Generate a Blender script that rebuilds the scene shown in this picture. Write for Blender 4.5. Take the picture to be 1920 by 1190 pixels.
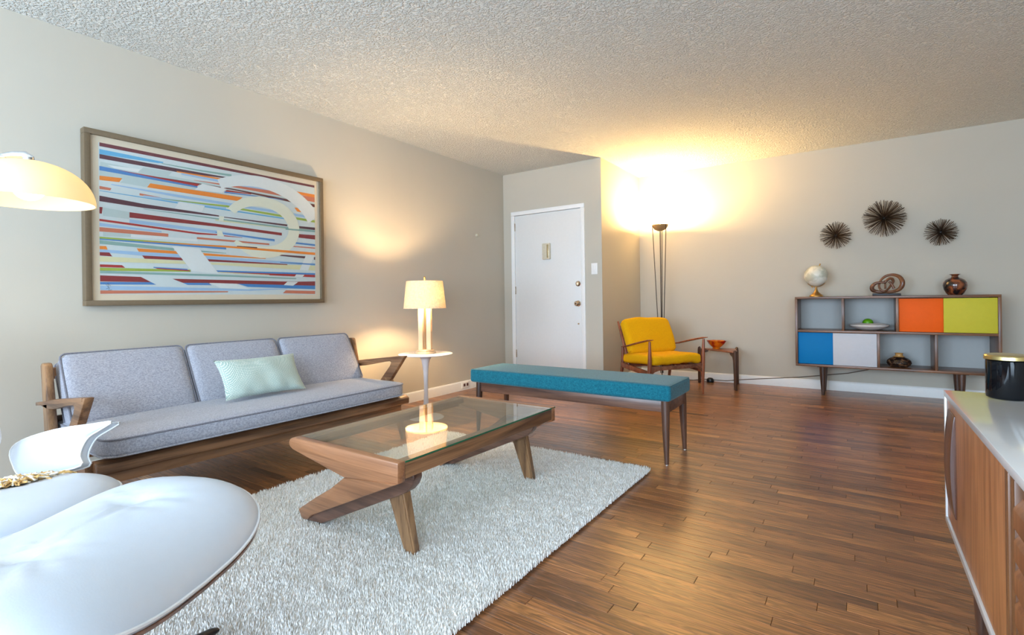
import bpy, bmesh, math, random
import numpy as np
from mathutils import Vector, Matrix, noise
R = math.radians
rnd = random.Random(7)
scene = bpy.context.scene
COL = scene.collection
for o in list(bpy.data.objects): bpy.data.objects.remove(o)

# ------------------------------------------------------------------ camera, world, lights, exposure
FPX = 946.33; YAW = 0.6042; ROLL = -0.0134; CAMZ = 0.9509; V0 = 562.5
cam = bpy.data.cameras.new('camera'); camo = bpy.data.objects.new('camera', cam); COL.objects.link(camo)
cam.sensor_width = 36; cam.sensor_fit = 'HORIZONTAL'; cam.lens = FPX/1920*36
cam.shift_x = 0; cam.shift_y = -(595-V0)/1920; cam.clip_start = .02; cam.clip_end = 60
_F = Vector((-math.sin(YAW), math.cos(YAW), 0)); _R = Vector((math.cos(YAW), math.sin(YAW), 0)); _U = _R.cross(_F)
_R2 = _R*math.cos(ROLL)+_U*math.sin(ROLL); _U2 = -_R*math.sin(ROLL)+_U*math.cos(ROLL)
M = Matrix((_R2, _U2, -_F)).transposed().to_4x4(); M.translation = (0, 0, CAMZ)
camo.matrix_world = M; scene.camera = camo

scene.view_settings.view_transform = 'Standard'; scene.view_settings.look = 'None'
scene.view_settings.gamma = 1; scene.view_settings.use_curve_mapping = False
scene.view_settings.exposure = 0.37

w = bpy.data.worlds.new('daylight'); scene.world = w; w.use_nodes = True
bg = w.node_tree.nodes['Background']; bg.inputs[0].default_value = (.62, .76, 1, 1); bg.inputs[1].default_value = 1.0

def area(name, loc, rot, sx, sy, power, color):
    l = bpy.data.lights.new(name, 'AREA'); l.shape = 'RECTANGLE'; l.size = sx; l.size_y = sy; l.energy = power; l.color = color
    o = bpy.data.objects.new(name, l); o.location = loc; o.rotation_euler = rot; COL.objects.link(o); return o
def bulb(name, loc, power, color, radius=.03):
    l = bpy.data.lights.new(name, 'POINT'); l.energy = power; l.color = color; l.shadow_soft_size = radius
    o = bpy.data.objects.new(name, l); o.location = loc; COL.objects.link(o); return o
# daylight entering through the two windows of the wall behind the camera
area('window_daylight', (-1.75, -2.66, 1.35), (R(107), 0, 0), 2.6, 1.75, 215, (.62, .80, 1))
area('window_daylight', (1.25, -2.66, 1.35), (R(107), 0, R(8)), 1.6, 1.75, 135, (.62, .80, 1))
WARM = (1, .64, .26)
bulb('torchiere_light', (-1.87, 5.70, 1.835), 138, WARM, .03)
bulb('table_lamp_light', (-2.94, 3.0, 1.0), 58, (1, .68, .36), .03)
bulb('arc_lamp_light', (-2.65, .55, 1.50), 2.6, (1, .76, .47), .045)

# ------------------------------------------------------------------ helpers
ORG = {}
def prop(o, label=None, cat=None, group=None, kind=None):
    for k, v in (('label', label), ('category', cat), ('group', group), ('kind', kind)):
        if v: o[k] = v
    return o
def thing(name, loc, label, cat, group=None):
    o = bpy.data.objects.new(name, None); o.empty_display_size = .1; o.location = loc; COL.objects.link(o)
    ORG[o] = Vector(loc); return prop(o, label, cat, group)
def link(name, me, mat, parent=None, origin=None, ang=35):
    org = ORG[parent] if parent is not None else Vector(origin or (0, 0, 0))
    if org.length > 0: me.transform(Matrix.Translation(-org))
    o = bpy.data.objects.new(name, me); COL.objects.link(o); ORG[o] = org
    if parent is not None: o.parent = parent
    else: o.location = org
    if mat: me.materials.append(mat)
    if ang is not None:
        me.shade_smooth(); me.set_sharp_from_angle(angle=R(ang))
    return o
def obj(name, bm, mat, parent=None, origin=None, ang=35):
    me = bpy.data.meshes.new(name); bmesh.ops.recalc_face_normals(bm, faces=bm.faces); bm.to_mesh(me); bm.free()
    return link(name, me, mat, parent, origin, ang)
def NB(): return bmesh.new()
def merge(bm, other, mat=None):
    me = bpy.data.meshes.new('t'); other.to_mesh(me); other.free()
    if mat is not None: me.transform(mat)
    bm.from_mesh(me); bpy.data.meshes.remove(me)
def box(x0, x1, y0, y1, z0, z1, bev=.002, bm=None, seg=2, mat=None):
    b = bmesh.new(); bmesh.ops.create_cube(b, size=1)
    for v in b.verts: v.co = Vector(((x0+x1)/2+v.co.x*(x1-x0), (y0+y1)/2+v.co.y*(y1-y0), (z0+z1)/2+v.co.z*(z1-z0)))
    if bev > 0: bmesh.ops.bevel(b, geom=list(b.edges), offset=bev, segments=seg, affect='EDGES', profile=.5)
    if bm is None:
        if mat is not None: b.transform(mat)
        return b
    merge(bm, b, mat); return bm
def prism(pts, d, bev=.003, bm=None, seg=2, mat=None):
    """pts: closed list of 3D points in a plane; extruded by vector d."""
    b = bmesh.new(); d = Vector(d); n = len(pts)
    lo = [b.verts.new(Vector(p)) for p in pts]; hi = [b.verts.new(Vector(p)+d) for p in pts]
    b.faces.new(lo[::-1]); b.faces.new(hi)
    for i in range(n): b.faces.new((lo[i], lo[(i+1) % n], hi[(i+1) % n], hi[i]))
    bmesh.ops.recalc_face_normals(b, faces=b.faces)
    if bev > 0:
        es = [e for e in b.edges if len(e.link_faces) == 2 and e.calc_face_angle(0) > R(25)]
        bmesh.ops.bevel(b, geom=es, offset=bev, segments=seg, affect='EDGES', profile=.5, clamp_overlap=True)
    if bm is None:
        if mat is not None: b.transform(mat)
        return b
    merge(bm, b, mat); return bm
def xz(pts, y): return [(p[0], y, p[1]) for p in pts]
def tube(path, rad, seg=10, bm=None, caps=True, closed=False, flat=None):
    """sweep a circle (radius or list of radii; flat=(ax,ay) scales the section) along a path"""
    b = bm or bmesh.new(); path = [Vector(p) for p in path]; n = len(path)
    rr = rad if isinstance(rad, (list, tuple)) else [rad]*n; rings = []
    t0 = (path[1]-path[0]).normalized(); up = Vector((0, 0, 1)) if abs(t0.z) < .9 else Vector((1, 0, 0))
    for i in range(n):
        a = path[(i-1) % n] if (closed or i > 0) else path[0]; c = path[(i+1) % n] if (closed or i < n-1) else path[-1]
        t = (c-a).normalized(); s = t.cross(up)
        if s.length < 1e-5: s = t.orthogonal()
        s.normalize(); u = s.cross(t).normalized(); up = u
        fx, fy = flat or (1, 1); ring = []
        for k in range(seg):
            an = 2*math.pi*k/seg; ring.append(b.verts.new(path[i]+s*math.cos(an)*rr[i]*fx+u*math.sin(an)*rr[i]*fy))
        rings.append(ring)
    m = n if closed else n-1
    for i in range(m):
        A, B = rings[i], rings[(i+1) % n]
        for k in range(seg): b.faces.new((A[k], A[(k+1) % seg], B[(k+1) % seg], B[k]))
    if caps and not closed: b.faces.new(rings[0][::-1]); b.faces.new(rings[-1])
    return b
def lathe(prof, c, seg=40, bm=None, scale=(1, 1)):
    """prof: (r,z) pairs, c: centre (x,y,z base)"""
    b = bm or bmesh.new(); rings = []
    for r, z in prof:
        if r < 1e-6: rings.append([b.verts.new((c[0], c[1], c[2]+z))])
        else: rings.append([b.verts.new((c[0]+r*scale[0]*math.cos(2*math.pi*k/seg), c[1]+r*scale[1]*math.sin(2*math.pi*k/seg), c[2]+z)) for k in range(seg)])
    for A, B in zip(rings, rings[1:]):
        if len(A) == 1 and len(B) == 1: continue
        for k in range(seg):
            j = (k+1) % seg
            if len(A) == 1: b.faces.new((A[0], B[k], B[j]))
            elif len(B) == 1: b.faces.new((A[k], A[j], B[0]))
            else: b.faces.new((A[k], A[j], B[j], B[k]))
    return b
def cushion(a, b_, c, r=.03, puff=(.012, .012), n=14, cr=.0, lump=0, seed=0):
    """soft box of half sizes a,b,c centred at 0; puff=(top/bottom swell, side swell); cr rounds the plan corners"""
    bm = bmesh.new(); bmesh.ops.create_cube(bm, size=2)
    bmesh.ops.subdivide_edges(bm, edges=list(bm.edges), cuts=n, use_grid_fill=True)
    for v in bm.verts:
        p = v.co.copy()
        def sp(t, h):   # concentrate rows near the rim
            return math.sin(t*math.pi/2)*h if h > 3*r else t*h
        x, y, z = sp(p.x, a), sp(p.y, b_), p.z*c
        ix = max(-a+r, min(a-r, x)); iy = max(-b_+r, min(b_-r, y)); iz = max(-c+r, min(c-r, z))
        d = Vector((x-ix, y-iy, z-iz))
        if d.length > 1e-9:
            m = max(abs(d.x), abs(d.y), abs(d.z)); d = d.normalized()*m
        q = Vector((ix, iy, iz))+d
        if cr > 0:
            cx = max(abs(q.x)-(a-cr), 0); cy = max(abs(q.y)-(b_-cr), 0)
            if cx > 0 and cy > 0:
                L = math.hypot(cx, cy); m = max(cx, cy)
                q.x = math.copysign((a-cr)+cx*m/L, q.x); q.y = math.copysign((b_-cr)+cy*m/L, q.y)
        fx = 1-(q.x/a)**2; fy = 1-(q.y/b_)**2; fz = 1-(q.z/c)**2
        q.z += math.copysign(puff[0], p.z)*max(fx, 0)**.5*max(fy, 0)**.5*(abs(p.z))
        if abs(p.x) > .999: q.x += math.copysign(puff[1], p.x)*max(fy, 0)**.6*max(fz, 0)
        if abs(p.y) > .999: q.y += math.copysign(puff[1], p.y)*max(fx, 0)**.6*max(fz, 0)
        if lump: q += Vector([noise.noise(q*5+Vector((seed, k*7.1, 0))) for k in range(3)])*lump
        v.co = q
    return bm
def rrect(a, b_, cr, z, n=6):
    out = []
    for sx, sy, a0 in ((1, 1, 0), (-1, 1, 90), (-1, -1, 180), (1, -1, 270)):
        for k in range(n+1):
            t = R(a0+90*k/n); out.append(Vector((sx*(a-cr)+cr*math.cos(t), sy*(b_-cr)+cr*math.sin(t), z)))
    # densify the straights
    res = []
    for i, p in enumerate(out):
        q = out[(i+1) % len(out)]; L = (q-p).length; m = max(1, int(L/.06))
        for k in range(m): res.append(p.lerp(q, k/m))
    return res
def frame(o, ex, ey, ez):
    m = Matrix((Vector(ex).normalized(), Vector(ey).normalized(), Vector(ez).normalized())).transposed().to_4x4(); m.translation = Vector(o); return m

# ------------------------------------------------------------------ materials
def srgb(c):
    c = [x/255 for x in c[:3]]
    return tuple((x/12.92 if x <= .04045 else ((x+.055)/1.055)**2.4) for x in c)+(1,)
def newmat(name):
    m = bpy.data.materials.new(name); m.use_nodes = True; nt = m.node_tree
    return m, nt, nt.nodes['Principled BSDF'], nt.nodes, nt.links
def setp(p, **k):
    for a, v in k.items():
        a = a.replace('_', ' ')
        if a in p.inputs: p.inputs[a].default_value = v
def plain(name, c, rough=.5, metal=0, var=.06, nscale=40, bump=0, bscale=200, **k):
    m, nt, p, N, L = newmat(name); setp(p, Roughness=rough, Metallic=metal, **k)
    tc = N.new('ShaderNodeTexCoord'); n = N.new('ShaderNodeTexNoise'); n.inputs['Scale'].default_value = nscale; n.inputs['Detail'].default_value = 4
    L.new(tc.outputs['Object'], n.inputs['Vector'])
    cr = N.new('ShaderNodeValToRGB'); a = srgb(c); cr.color_ramp.elements[0].position = .3; cr.color_ramp.elements[1].position = .7
    cr.color_ramp.elements[0].color = tuple(x*(1-var) for x in a[:3])+(1,); cr.color_ramp.elements[1].color = tuple(min(1, x*(1+var)) for x in a[:3])+(1,)
    L.new(n.outputs['Fac'], cr.inputs['Fac']); L.new(cr.outputs['Color'], p.inputs['Base Color'])
    if bump:
        n2 = N.new('ShaderNodeTexNoise'); n2.inputs['Scale'].default_value = bscale; n2.inputs['Detail'].default_value = 3; L.new(tc.outputs['Object'], n2.inputs['Vector'])
        b = N.new('ShaderNodeBump'); b.inputs['Strength'].default_value = bump; b.inputs['Distance'].default_value = .004
        L.new(n2.outputs['Fac'], b.inputs['Height']); L.new(b.outputs['Normal'], p.inputs['Normal'])
    return m
def wood(name, c1, c2, axis='y', rough=.35, s=1.0, coat=.15):
    m, nt, p, N, L = newmat(name); setp(p, Roughness=rough, Coat_Weight=coat, Coat_Roughness=.25)
    tc = N.new('ShaderNodeTexCoord'); mp = N.new('ShaderNodeMapping')
    sc = {'x': (1.2, 14, 14), 'y': (14, 1.2, 14), 'z': (14, 14, 1.2)}[axis]; mp.inputs['Scale'].default_value = [v*s for v in sc]
    L.new(tc.outputs['Object'], mp.inputs['Vector'])
    n = N.new('ShaderNodeTexNoise'); n.inputs['Scale'].default_value = 1.6; n.inputs['Detail'].default_value = 5; n.inputs['Distortion'].default_value = .9; L.new(mp.outputs[0], n.inputs['Vector'])
    mp2 = N.new('ShaderNodeMapping'); mp2.inputs['Scale'].default_value = [v*s*(1 if v < 2 else 9) for v in sc]; L.new(tc.outputs['Object'], mp2.inputs['Vector'])
    n2 = N.new('ShaderNodeTexNoise'); n2.inputs['Scale'].default_value = 2; n2.inputs['Detail'].default_value = 3; L.new(mp2.outputs[0], n2.inputs['Vector'])
    mx = N.new('ShaderNodeMath'); mx.operation = 'MULTIPLY_ADD'; mx.inputs[1].default_value = .35; L.new(n2.outputs['Fac'], mx.inputs[0])
    sb = N.new('ShaderNodeMath'); sb.operation = 'SUBTRACT'; sb.inputs[1].default_value = .17; L.new(n.outputs['Fac'], sb.inputs[0]); L.new(sb.outputs[0], mx.inputs[2])
    cr = N.new('ShaderNodeValToRGB'); cr.color_ramp.elements[0].position = .32; cr.color_ramp.elements[0].color = srgb(c1); cr.color_ramp.elements[1].position = .66; cr.color_ramp.elements[1].color = srgb(c2)
    L.new(mx.outputs[0], cr.inputs['Fac']); L.new(cr.outputs['Color'], p.inputs['Base Color'])
    b = N.new('ShaderNodeBump'); b.inputs['Strength'].default_value = .08; b.inputs['Distance'].default_value = .001; L.new(n2.outputs['Fac'], b.inputs['Height']); L.new(b.outputs['Normal'], p.inputs['Normal'])
    return m
def fabric(name, c1, c2, scale=420, rough=.9, bump=.5, rot=(0, 0, 0), slub=.5, sheen=.2):
    """woven cloth: crossed fine threads mixed with slub noise"""
    m, nt, p, N, L = newmat(name); setp(p, Roughness=rough, Sheen_Weight=sheen, Sheen_Roughness=.5, Specular_IOR_Level=.2)
    tc = N.new('ShaderNodeTexCoord'); outs = []
    for sc in ((scale*.25, scale, scale), (scale, scale*.25, scale*.3)):
        mp = N.new('ShaderNodeMapping'); mp.inputs['Scale'].default_value = sc; mp.inputs['Rotation'].default_value = rot; L.new(tc.outputs['Object'], mp.inputs['Vector'])
        n = N.new('ShaderNodeTexNoise'); n.inputs['Scale'].default_value = 1; n.inputs['Detail'].default_value = 2; L.new(mp.outputs[0], n.inputs['Vector']); outs.append(n)
    ad = N.new('ShaderNodeMath'); ad.operation = 'ADD'; L.new(outs[0].outputs['Fac'], ad.inputs[0]); L.new(outs[1].outputs['Fac'], ad.inputs[1])
    hv = N.new('ShaderNodeMath'); hv.operation = 'MULTIPLY'; hv.inputs[1].default_value = .5; L.new(ad.outputs[0], hv.inputs[0])
    cr = N.new('ShaderNodeValToRGB'); cr.color_ramp.elements[0].position = .36; cr.color_ramp.elements[0].color = srgb(c1); cr.color_ramp.elements[1].position = .62; cr.color_ramp.elements[1].color = srgb(c2)
    L.new(hv.outputs[0], cr.inputs['Fac']); L.new(cr.outputs['Color'], p.inputs['Base Color'])
    b = N.new('ShaderNodeBump'); b.inputs['Strength'].default_value = bump; b.inputs['Distance'].default_value = .0015; L.new(hv.outputs[0], b.inputs['Height']); L.new(b.outputs['Normal'], p.inputs['Normal'])
    return m

WALL = plain('wall_paint', (193, 187, 173), .85, var=.012, nscale=3, bump=.06, bscale=350)
TRIM = plain('trim_paint', (238, 237, 234), .42, var=.01)
DOORM = plain('door_paint', (226, 225, 222), .4, var=.01, bump=.03, bscale=90)
m, nt, p, N, L = newmat('popcorn_ceiling'); CEIL = m; setp(p, Roughness=.95, Base_Color=srgb((242, 243, 236)))
tc = N.new('ShaderNodeTexCoord'); n1 = N.new('ShaderNodeTexNoise'); n1.inputs['Scale'].default_value = 78; n1.inputs['Detail'].default_value = 3; n1.inputs['Roughness'].default_value = .55
L.new(tc.outputs['Object'], n1.inputs['Vector']); r_ = N.new('ShaderNodeValToRGB'); r_.color_ramp.elements[0].position = .42; r_.color_ramp.elements[1].position = .66; L.new(n1.outputs['Fac'], r_.inputs['Fac'])
b = N.new('ShaderNodeBump'); b.inputs['Strength'].default_value = 1; b.inputs['Distance'].default_value = .0125; b.invert = False
L.new(r_.outputs['Color'], b.inputs['Height']); L.new(b.outputs['Normal'], p.inputs['Normal'])

# floor planks: tone attribute (r = tone, g,b = grain offset)
m, nt, p, N, L = newmat('oak_strip_floor'); FLOORM = m; setp(p, Coat_Weight=.35, Coat_Roughness=.22, Specular_IOR_Level=.5)
at = N.new('ShaderNodeAttribute'); at.attribute_name = 'tone'; sep = N.new('ShaderNodeSeparateColor'); L.new(at.outputs['Color'], sep.inputs[0])
geo = N.new('ShaderNodeNewGeometry'); off = N.new('ShaderNodeVectorMath'); off.operation = 'SCALE'; off.inputs['Scale'].default_value = 37; L.new(at.outputs['Color'], off.inputs[0])
mp = N.new('ShaderNodeVectorMath'); mp.operation = 'MULTIPLY'; mp.inputs[1].default_value = (2.2, 26, 26); L.new(geo.outputs['Position'], mp.inputs[0])
ad = N.new('ShaderNodeVectorMath'); L.new(mp.outputs[0], ad.inputs[0]); L.new(off.outputs[0], ad.inputs[1])
n1 = N.new('ShaderNodeTexNoise'); n1.inputs['Scale'].default_value = 1.0; n1.inputs['Detail'].default_value = 4; n1.inputs['Distortion'].default_value = 1.6; L.new(ad.outputs[0], n1.inputs['Vector'])
mp3 = N.new('ShaderNodeVectorMath'); mp3.operation = 'MULTIPLY'; mp3.inputs[1].default_value = (1.5, 7, 7); L.new(ad.outputs[0], mp3.inputs[0])
n2 = N.new('ShaderNodeTexNoise'); n2.inputs['Scale'].default_value = 1.3; n2.inputs['Detail'].default_value = 3; L.new(mp3.outputs[0], n2.inputs['Vector'])
# rings: banding of the distorted noise
mu = N.new('ShaderNodeMath'); mu.operation = 'MULTIPLY'; mu.inputs[1].default_value = 34; L.new(n1.outputs['Fac'], mu.inputs[0])
si = N.new('ShaderNodeMath'); si.operation = 'SINE'; L.new(mu.outputs[0], si.inputs[0])
base = N.new('ShaderNodeValToRGB'); e = base.color_ramp.elements; e[0].position = 0; e[0].color = srgb((104, 62, 34)); e[1].position = 1; e[1].color = srgb((206, 146, 86))
for ps, c in ((.3, (140, 88, 50)), (.62, (166, 107, 60)), (.84, (186, 124, 70))):
    q = base.color_ramp.elements.new(ps); q.color = srgb(c)
L.new(sep.outputs[0], base.inputs['Fac'])
gr = N.new('ShaderNodeMapRange'); gr.inputs[1].default_value = -1; gr.inputs[2].default_value = 1; gr.inputs[3].default_value = .6; gr.inputs[4].default_value = 1.14; L.new(si.outputs[0], gr.inputs[0])
g2 = N.new('ShaderNodeMapRange'); g2.inputs[1].default_value = .3; g2.inputs[2].default_value = .7; g2.inputs[3].default_value = .58; g2.inputs[4].default_value = 1.22; L.new(n2.outputs['Fac'], g2.inputs[0])
mm = N.new('ShaderNodeMath'); mm.operation = 'MULTIPLY'; L.new(gr.outputs[0], mm.inputs[0]); L.new(g2.outputs[0], mm.inputs[1])
sc = N.new('ShaderNodeVectorMath'); sc.operation = 'SCALE'; L.new(base.outputs['Color'], sc.inputs[0]); L.new(mm.outputs[0], sc.inputs['Scale']); L.new(sc.outputs[0], p.inputs['Base Color'])
rg = N.new('ShaderNodeMapRange'); rg.inputs[3].default_value = .25; rg.inputs[4].default_value = .42; L.new(n2.outputs['Fac'], rg.inputs[0]); L.new(rg.outputs[0], p.inputs['Roughness'])
b = N.new('ShaderNodeBump'); b.inputs['Strength'].default_value = .12; b.inputs['Distance'].default_value = .001; L.new(mm.outputs[0], b.inputs['Height']); L.new(b.outputs['Normal'], p.inputs['Normal'])
SUB = plain('subfloor', (60, 38, 24), .8)

WAL_Y = wood('walnut_along_y', (84, 56, 38), (150, 108, 74), 'y')
WAL_X = wood('walnut_along_x', (84, 56, 38), (150, 108, 74), 'x')
WAL_Z = wood('walnut_upright', (92, 64, 44), (158, 120, 84), 'z')
WAL_PANEL = wood('walnut_end_grain_panel', (112, 72, 48), (178, 124, 86), 'x', s=.7)
WAL_DARK = wood('dark_walnut', (58, 38, 30), (104, 72, 56), 'z')
WAL_DARKX = wood('dark_walnut_rail', (74, 50, 42), (122, 88, 72), 'x')
WAL_CASE = wood('bookcase_walnut', (86, 54, 34), (138, 92, 58), 'x')
WAL_CASEZ = wood('bookcase_walnut_upright', (86, 54, 34), (138, 92, 58), 'z')
TEAK = wood('teak_chair_frame', (96, 48, 30), (160, 88, 52), 'z')
TEAK_X = wood('teak_side_table', (104, 62, 42), (158, 104, 76), 'x')
CRED = wood('sideboard_walnut_veneer', (128, 76, 46), (178, 118, 76), 'z', s=1.2)
CRED_D = wood('sideboard_dark_pull', (72, 42, 32), (104, 66, 50), 'z')
GREY = fabric('grey_sofa_tweed', (134, 136, 147), (180, 182, 193), 420)
PIPE = fabric('grey_sofa_piping', (104, 104, 114), (136, 136, 146), 500)
TEAL = fabric('teal_bench_cloth', (6, 80, 98), (26, 114, 130), 330, slub=1)
YEL = fabric('yellow_wool', (214, 152, 2), (238, 180, 6), 500, bump=.3, sheen=0)
LEA = plain('white_leather', (208, 217, 228), .38, var=.01, bump=.04, bscale=260, Specular_IOR_Level=.45)
LEAP = plain('white_leather_piping', (232, 234, 236), .4, var=.01)
PLY = wood('plywood_shell', (92, 58, 42), (140, 94, 64), 'x', rough=.3)
BLACK = plain('black_enamel', (18, 20, 24), .3)
CHROME = plain('chrome', (225, 228, 232), .12, 1, var=.01)
BRASS = plain('aged_brass', (188, 148, 88), .38, 1)
BRONZE = plain('bronze_rod', (70, 58, 48), .4, .7)
WHITE = plain('white_enamel', (225, 225, 228), .3, var=.01)
# pillow: small key pattern woven in pale green
m, nt, p, N, L = newmat('mint_key_weave'); MINT = m; setp(p, Roughness=.9, Sheen_Weight=.2, Specular_IOR_Level=.2)
tc = N.new('ShaderNodeTexCoord'); mp = N.new('ShaderNodeMapping'); mp.inputs['Rotation'].default_value = (R(20), R(40), R(45)); L.new(tc.outputs['Object'], mp.inputs['Vector'])
wv = N.new('ShaderNodeTexWave'); wv.inputs['Scale'].default_value = 95; wv.inputs['Distortion'].default_value = 2.5; wv.inputs['Detail Scale'].default_value = 12; L.new(mp.outputs[0], wv.inputs['Vector'])
ck = N.new('ShaderNodeTexBrick'); ck.inputs['Scale'].default_value = 34; ck.inputs['Mortar Size'].default_value = .03; mp2 = N.new('ShaderNodeMapping'); mp2.inputs['Rotation'].default_value = (0, R(90), R(0)); L.new(tc.outputs['Object'], mp2.inputs['Vector']); L.new(mp2.outputs[0], ck.inputs['Vector'])
ck.inputs['Color1'].default_value = (1, 1, 1, 1); ck.inputs['Color2'].default_value = (.8, .8, .8, 1); ck.inputs['Mortar'].default_value = (0, 0, 0, 1)
mxx = N.new('ShaderNodeMath'); mxx.operation = 'MULTIPLY'; L.new(wv.outputs['Fac'], mxx.inputs[0]); L.new(ck.outputs['Color'], mxx.inputs[1])
cr = N.new('ShaderNodeValToRGB'); cr.color_ramp.elements[0].position = .25; cr.color_ramp.elements[0].color = srgb((152, 176, 168)); cr.color_ramp.elements[1].position = .6; cr.color_ramp.elements[1].color = srgb((218, 224, 214))
L.new(mxx.outputs[0], cr.inputs['Fac']); L.new(cr.outputs['Color'], p.inputs['Base Color'])

def glassmat(name, tint=(.93, .97, .95), ior=1.5, boost=1.0):
    """thin clear sheet: transparent with a Fresnel reflection"""
    m, nt, p, N, L = newmat(name); N.remove(p); out = N['Material Output']
    t = N.new('ShaderNodeBsdfTransparent'); t.inputs[0].default_value = tint+(1,); g = N.new('ShaderNodeBsdfGlossy'); g.inputs['Roughness'].default_value = .01; g.inputs[0].default_value = (1, 1, 1, 1)
    f = N.new('ShaderNodeFresnel'); gq = N.new('ShaderNodeNewGeometry'); mr = N.new('ShaderNodeMapRange'); mr.inputs[3].default_value = ior; mr.inputs[4].default_value = 1/ior
    L.new(gq.outputs['Backfacing'], mr.inputs[0]); L.new(mr.outputs[0], f.inputs[0]); mx = N.new('ShaderNodeMixShader')
    k = N.new('ShaderNodeMath'); k.operation = 'MULTIPLY'; k.use_clamp = True; k.inputs[1].default_value = boost; L.new(f.outputs[0], k.inputs[0])
    L.new(k.outputs[0], mx.inputs[0]); L.new(t.outputs[0], mx.inputs[1]); L.new(g.outputs[0], mx.inputs[2]); L.new(mx.outputs[0], out.inputs[0]); return m
GLASS = glassmat('table_glass'); PICGLASS = glassmat('picture_glass', (.98, .985, .98), 1.45)
EDGE = plain('green_glass_edge', (28, 96, 68), .2, var=.02)
def shademat(name, col, tr, emit, ecol, weave=False, rough=.8):
    m, nt, p, N, L = newmat(name); out = N['Material Output']; setp(p, Roughness=rough, Base_Color=srgb(col), Specular_IOR_Level=.2)
    t = N.new('ShaderNodeBsdfTranslucent'); t.inputs[0].default_value = srgb(col); mx = N.new('ShaderNodeMixShader'); mx.inputs[0].default_value = tr
    L.new(p.outputs[0], mx.inputs[1]); L.new(t.outputs[0], mx.inputs[2]); ad = N.new('ShaderNodeAddShader'); em = N.new('ShaderNodeEmission')
    em.inputs[0].default_value = ecol+(1,); em.inputs[1].default_value = emit; L.new(mx.outputs[0], ad.inputs[0]); L.new(em.outputs[0], ad.inputs[1]); L.new(ad.outputs[0], out.inputs[0])
    if weave:
        tc = N.new('ShaderNodeTexCoord'); cols = []
        for sc in ((40, 40, 400), (300, 300, 25)):
            mp = N.new('ShaderNodeMapping'); mp.inputs['Scale'].default_value = sc; L.new(tc.outputs['Object'], mp.inputs['Vector'])
            n = N.new('ShaderNodeTexNoise'); n.inputs['Scale'].default_value = 1; L.new(mp.outputs[0], n.inputs['Vector']); cols.append(n)
        a = N.new('ShaderNodeMath'); L.new(cols[0].outputs['Fac'], a.inputs[0]); L.new(cols[1].outputs['Fac'], a.inputs[1])
        cr = N.new('ShaderNodeValToRGB'); cr.color_ramp.elements[0].position = .42; cr.color_ramp.elements[1].position = .58; h = N.new('ShaderNodeMath'); h.operation = 'MULTIPLY'; h.inputs[1].default_value = .5; L.new(a.outputs[0], h.inputs[0]); L.new(h.outputs[0], cr.inputs['Fac'])
        c = srgb(col); cr.color_ramp.elements[0].color = tuple(x*.72 for x in c[:3])+(1,); cr.color_ramp.elements[1].color = c
        L.new(cr.outputs['Color'], p.inputs['Base Color']); L.new(cr.outputs['Color'], t.inputs[0])
    return m
LINEN = shademat('linen_shade', (234, 218, 192), .165, .0, (1, .75, .45), True)
OPAL = shademat('opal_acrylic_shade', (246, 232, 200), .4, .05, (1, .85, .55))
def emis(name, c, s):
    m, nt, p, N, L = newmat(name); setp(p, Emission_Color=c+(1,), Emission_Strength=s, Base_Color=(1, 1, 1, 1)); out = N['Material Output']
    t = N.new('ShaderNodeBsdfTransparent'); mx = N.new('ShaderNodeMixShader'); mx.inputs[0].default_value = .3; L.new(t.outputs[0], mx.inputs[1]); L.new(p.outputs[0], mx.inputs[2]); L.new(mx.outputs[0], out.inputs[0]); return m
GLOW = emis('lit_bulb', (1, .86, .62), 40)
ACRYL = shademat('frosted_acrylic', (226, 208, 182), .35, 0, (1, .8, .6), rough=.15)
# ------------------------------------------------------------------ room shell
H = 2.44; XL, XC, XR = -3.50, -2.235, 2.4; YW, YD, YB = -2.75, 4.915, 6.027
def struct(name, bm, mat, parent=None, ang=35, org=(0, 0, 0)):
    o = obj(name, bm, mat, parent, org if parent is None else None, ang)
    if parent is None: o['kind'] = 'structure'
    return o
struct('wall_left', box(XL-.12, XL, YW-.12, YB+.12, 0, H, 0), WALL)
# the door wall is a recessed return with a doorway cut in it
DX0, DX1, DH = -3.385, -2.43, 1.985
b = box(XL, DX0+.02, YD, YD+.14, 0, H, 0); box(DX1-.02, XC, YD, YD+.14, 0, H, 0, b); box(DX0+.02, DX1-.02, YD, YD+.14, DH-.02, H, 0, b)
struct('wall_door', b, WALL)
struct('wall_corner', box(XC-.14, XC, YD+.14, YB, 0, H, 0), WALL)
struct('wall_back', box(XC-.14, XR, YB, YB+.12, 0, H, 0), WALL)
struct('wall_right', box(XR, XR+.12, YW-.12, YB+.12, 0, H, 0), WALL)
# wall behind the camera with two window openings
b = box(XL, XR, YW-.12, YW, 0, .45, 0); box(XL, XR, YW-.12, YW, 2.25, H, 0, b)
for a, c in ((XL, -3.05), (-.45, .45), (2.05, XR)): box(a, c, YW-.12, YW, .45, 2.25, 0, b)
struct('wall_window', b, WALL)
for i, (a, c) in enumerate(((-3.05, -.45), (.45, 2.05))):
    b = NB()
    for q in ((a, a+.05, .45, 2.25), (c-.05, c, .45, 2.25), (a, c, .45, .5), (a, c, 2.2, 2.25), ((a+c)/2-.02, (a+c)/2+.02, .5, 2.2)):
        box(q[0], q[1], YW-.09, YW-.03, q[2], q[3], .002, b)
    struct('window_%d' % (i+1), b, TRIM)
struct('ceiling', box(XL-.12, XR+.12, YW-.12, YB+.12, H, H+.1, 0), CEIL)
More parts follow.
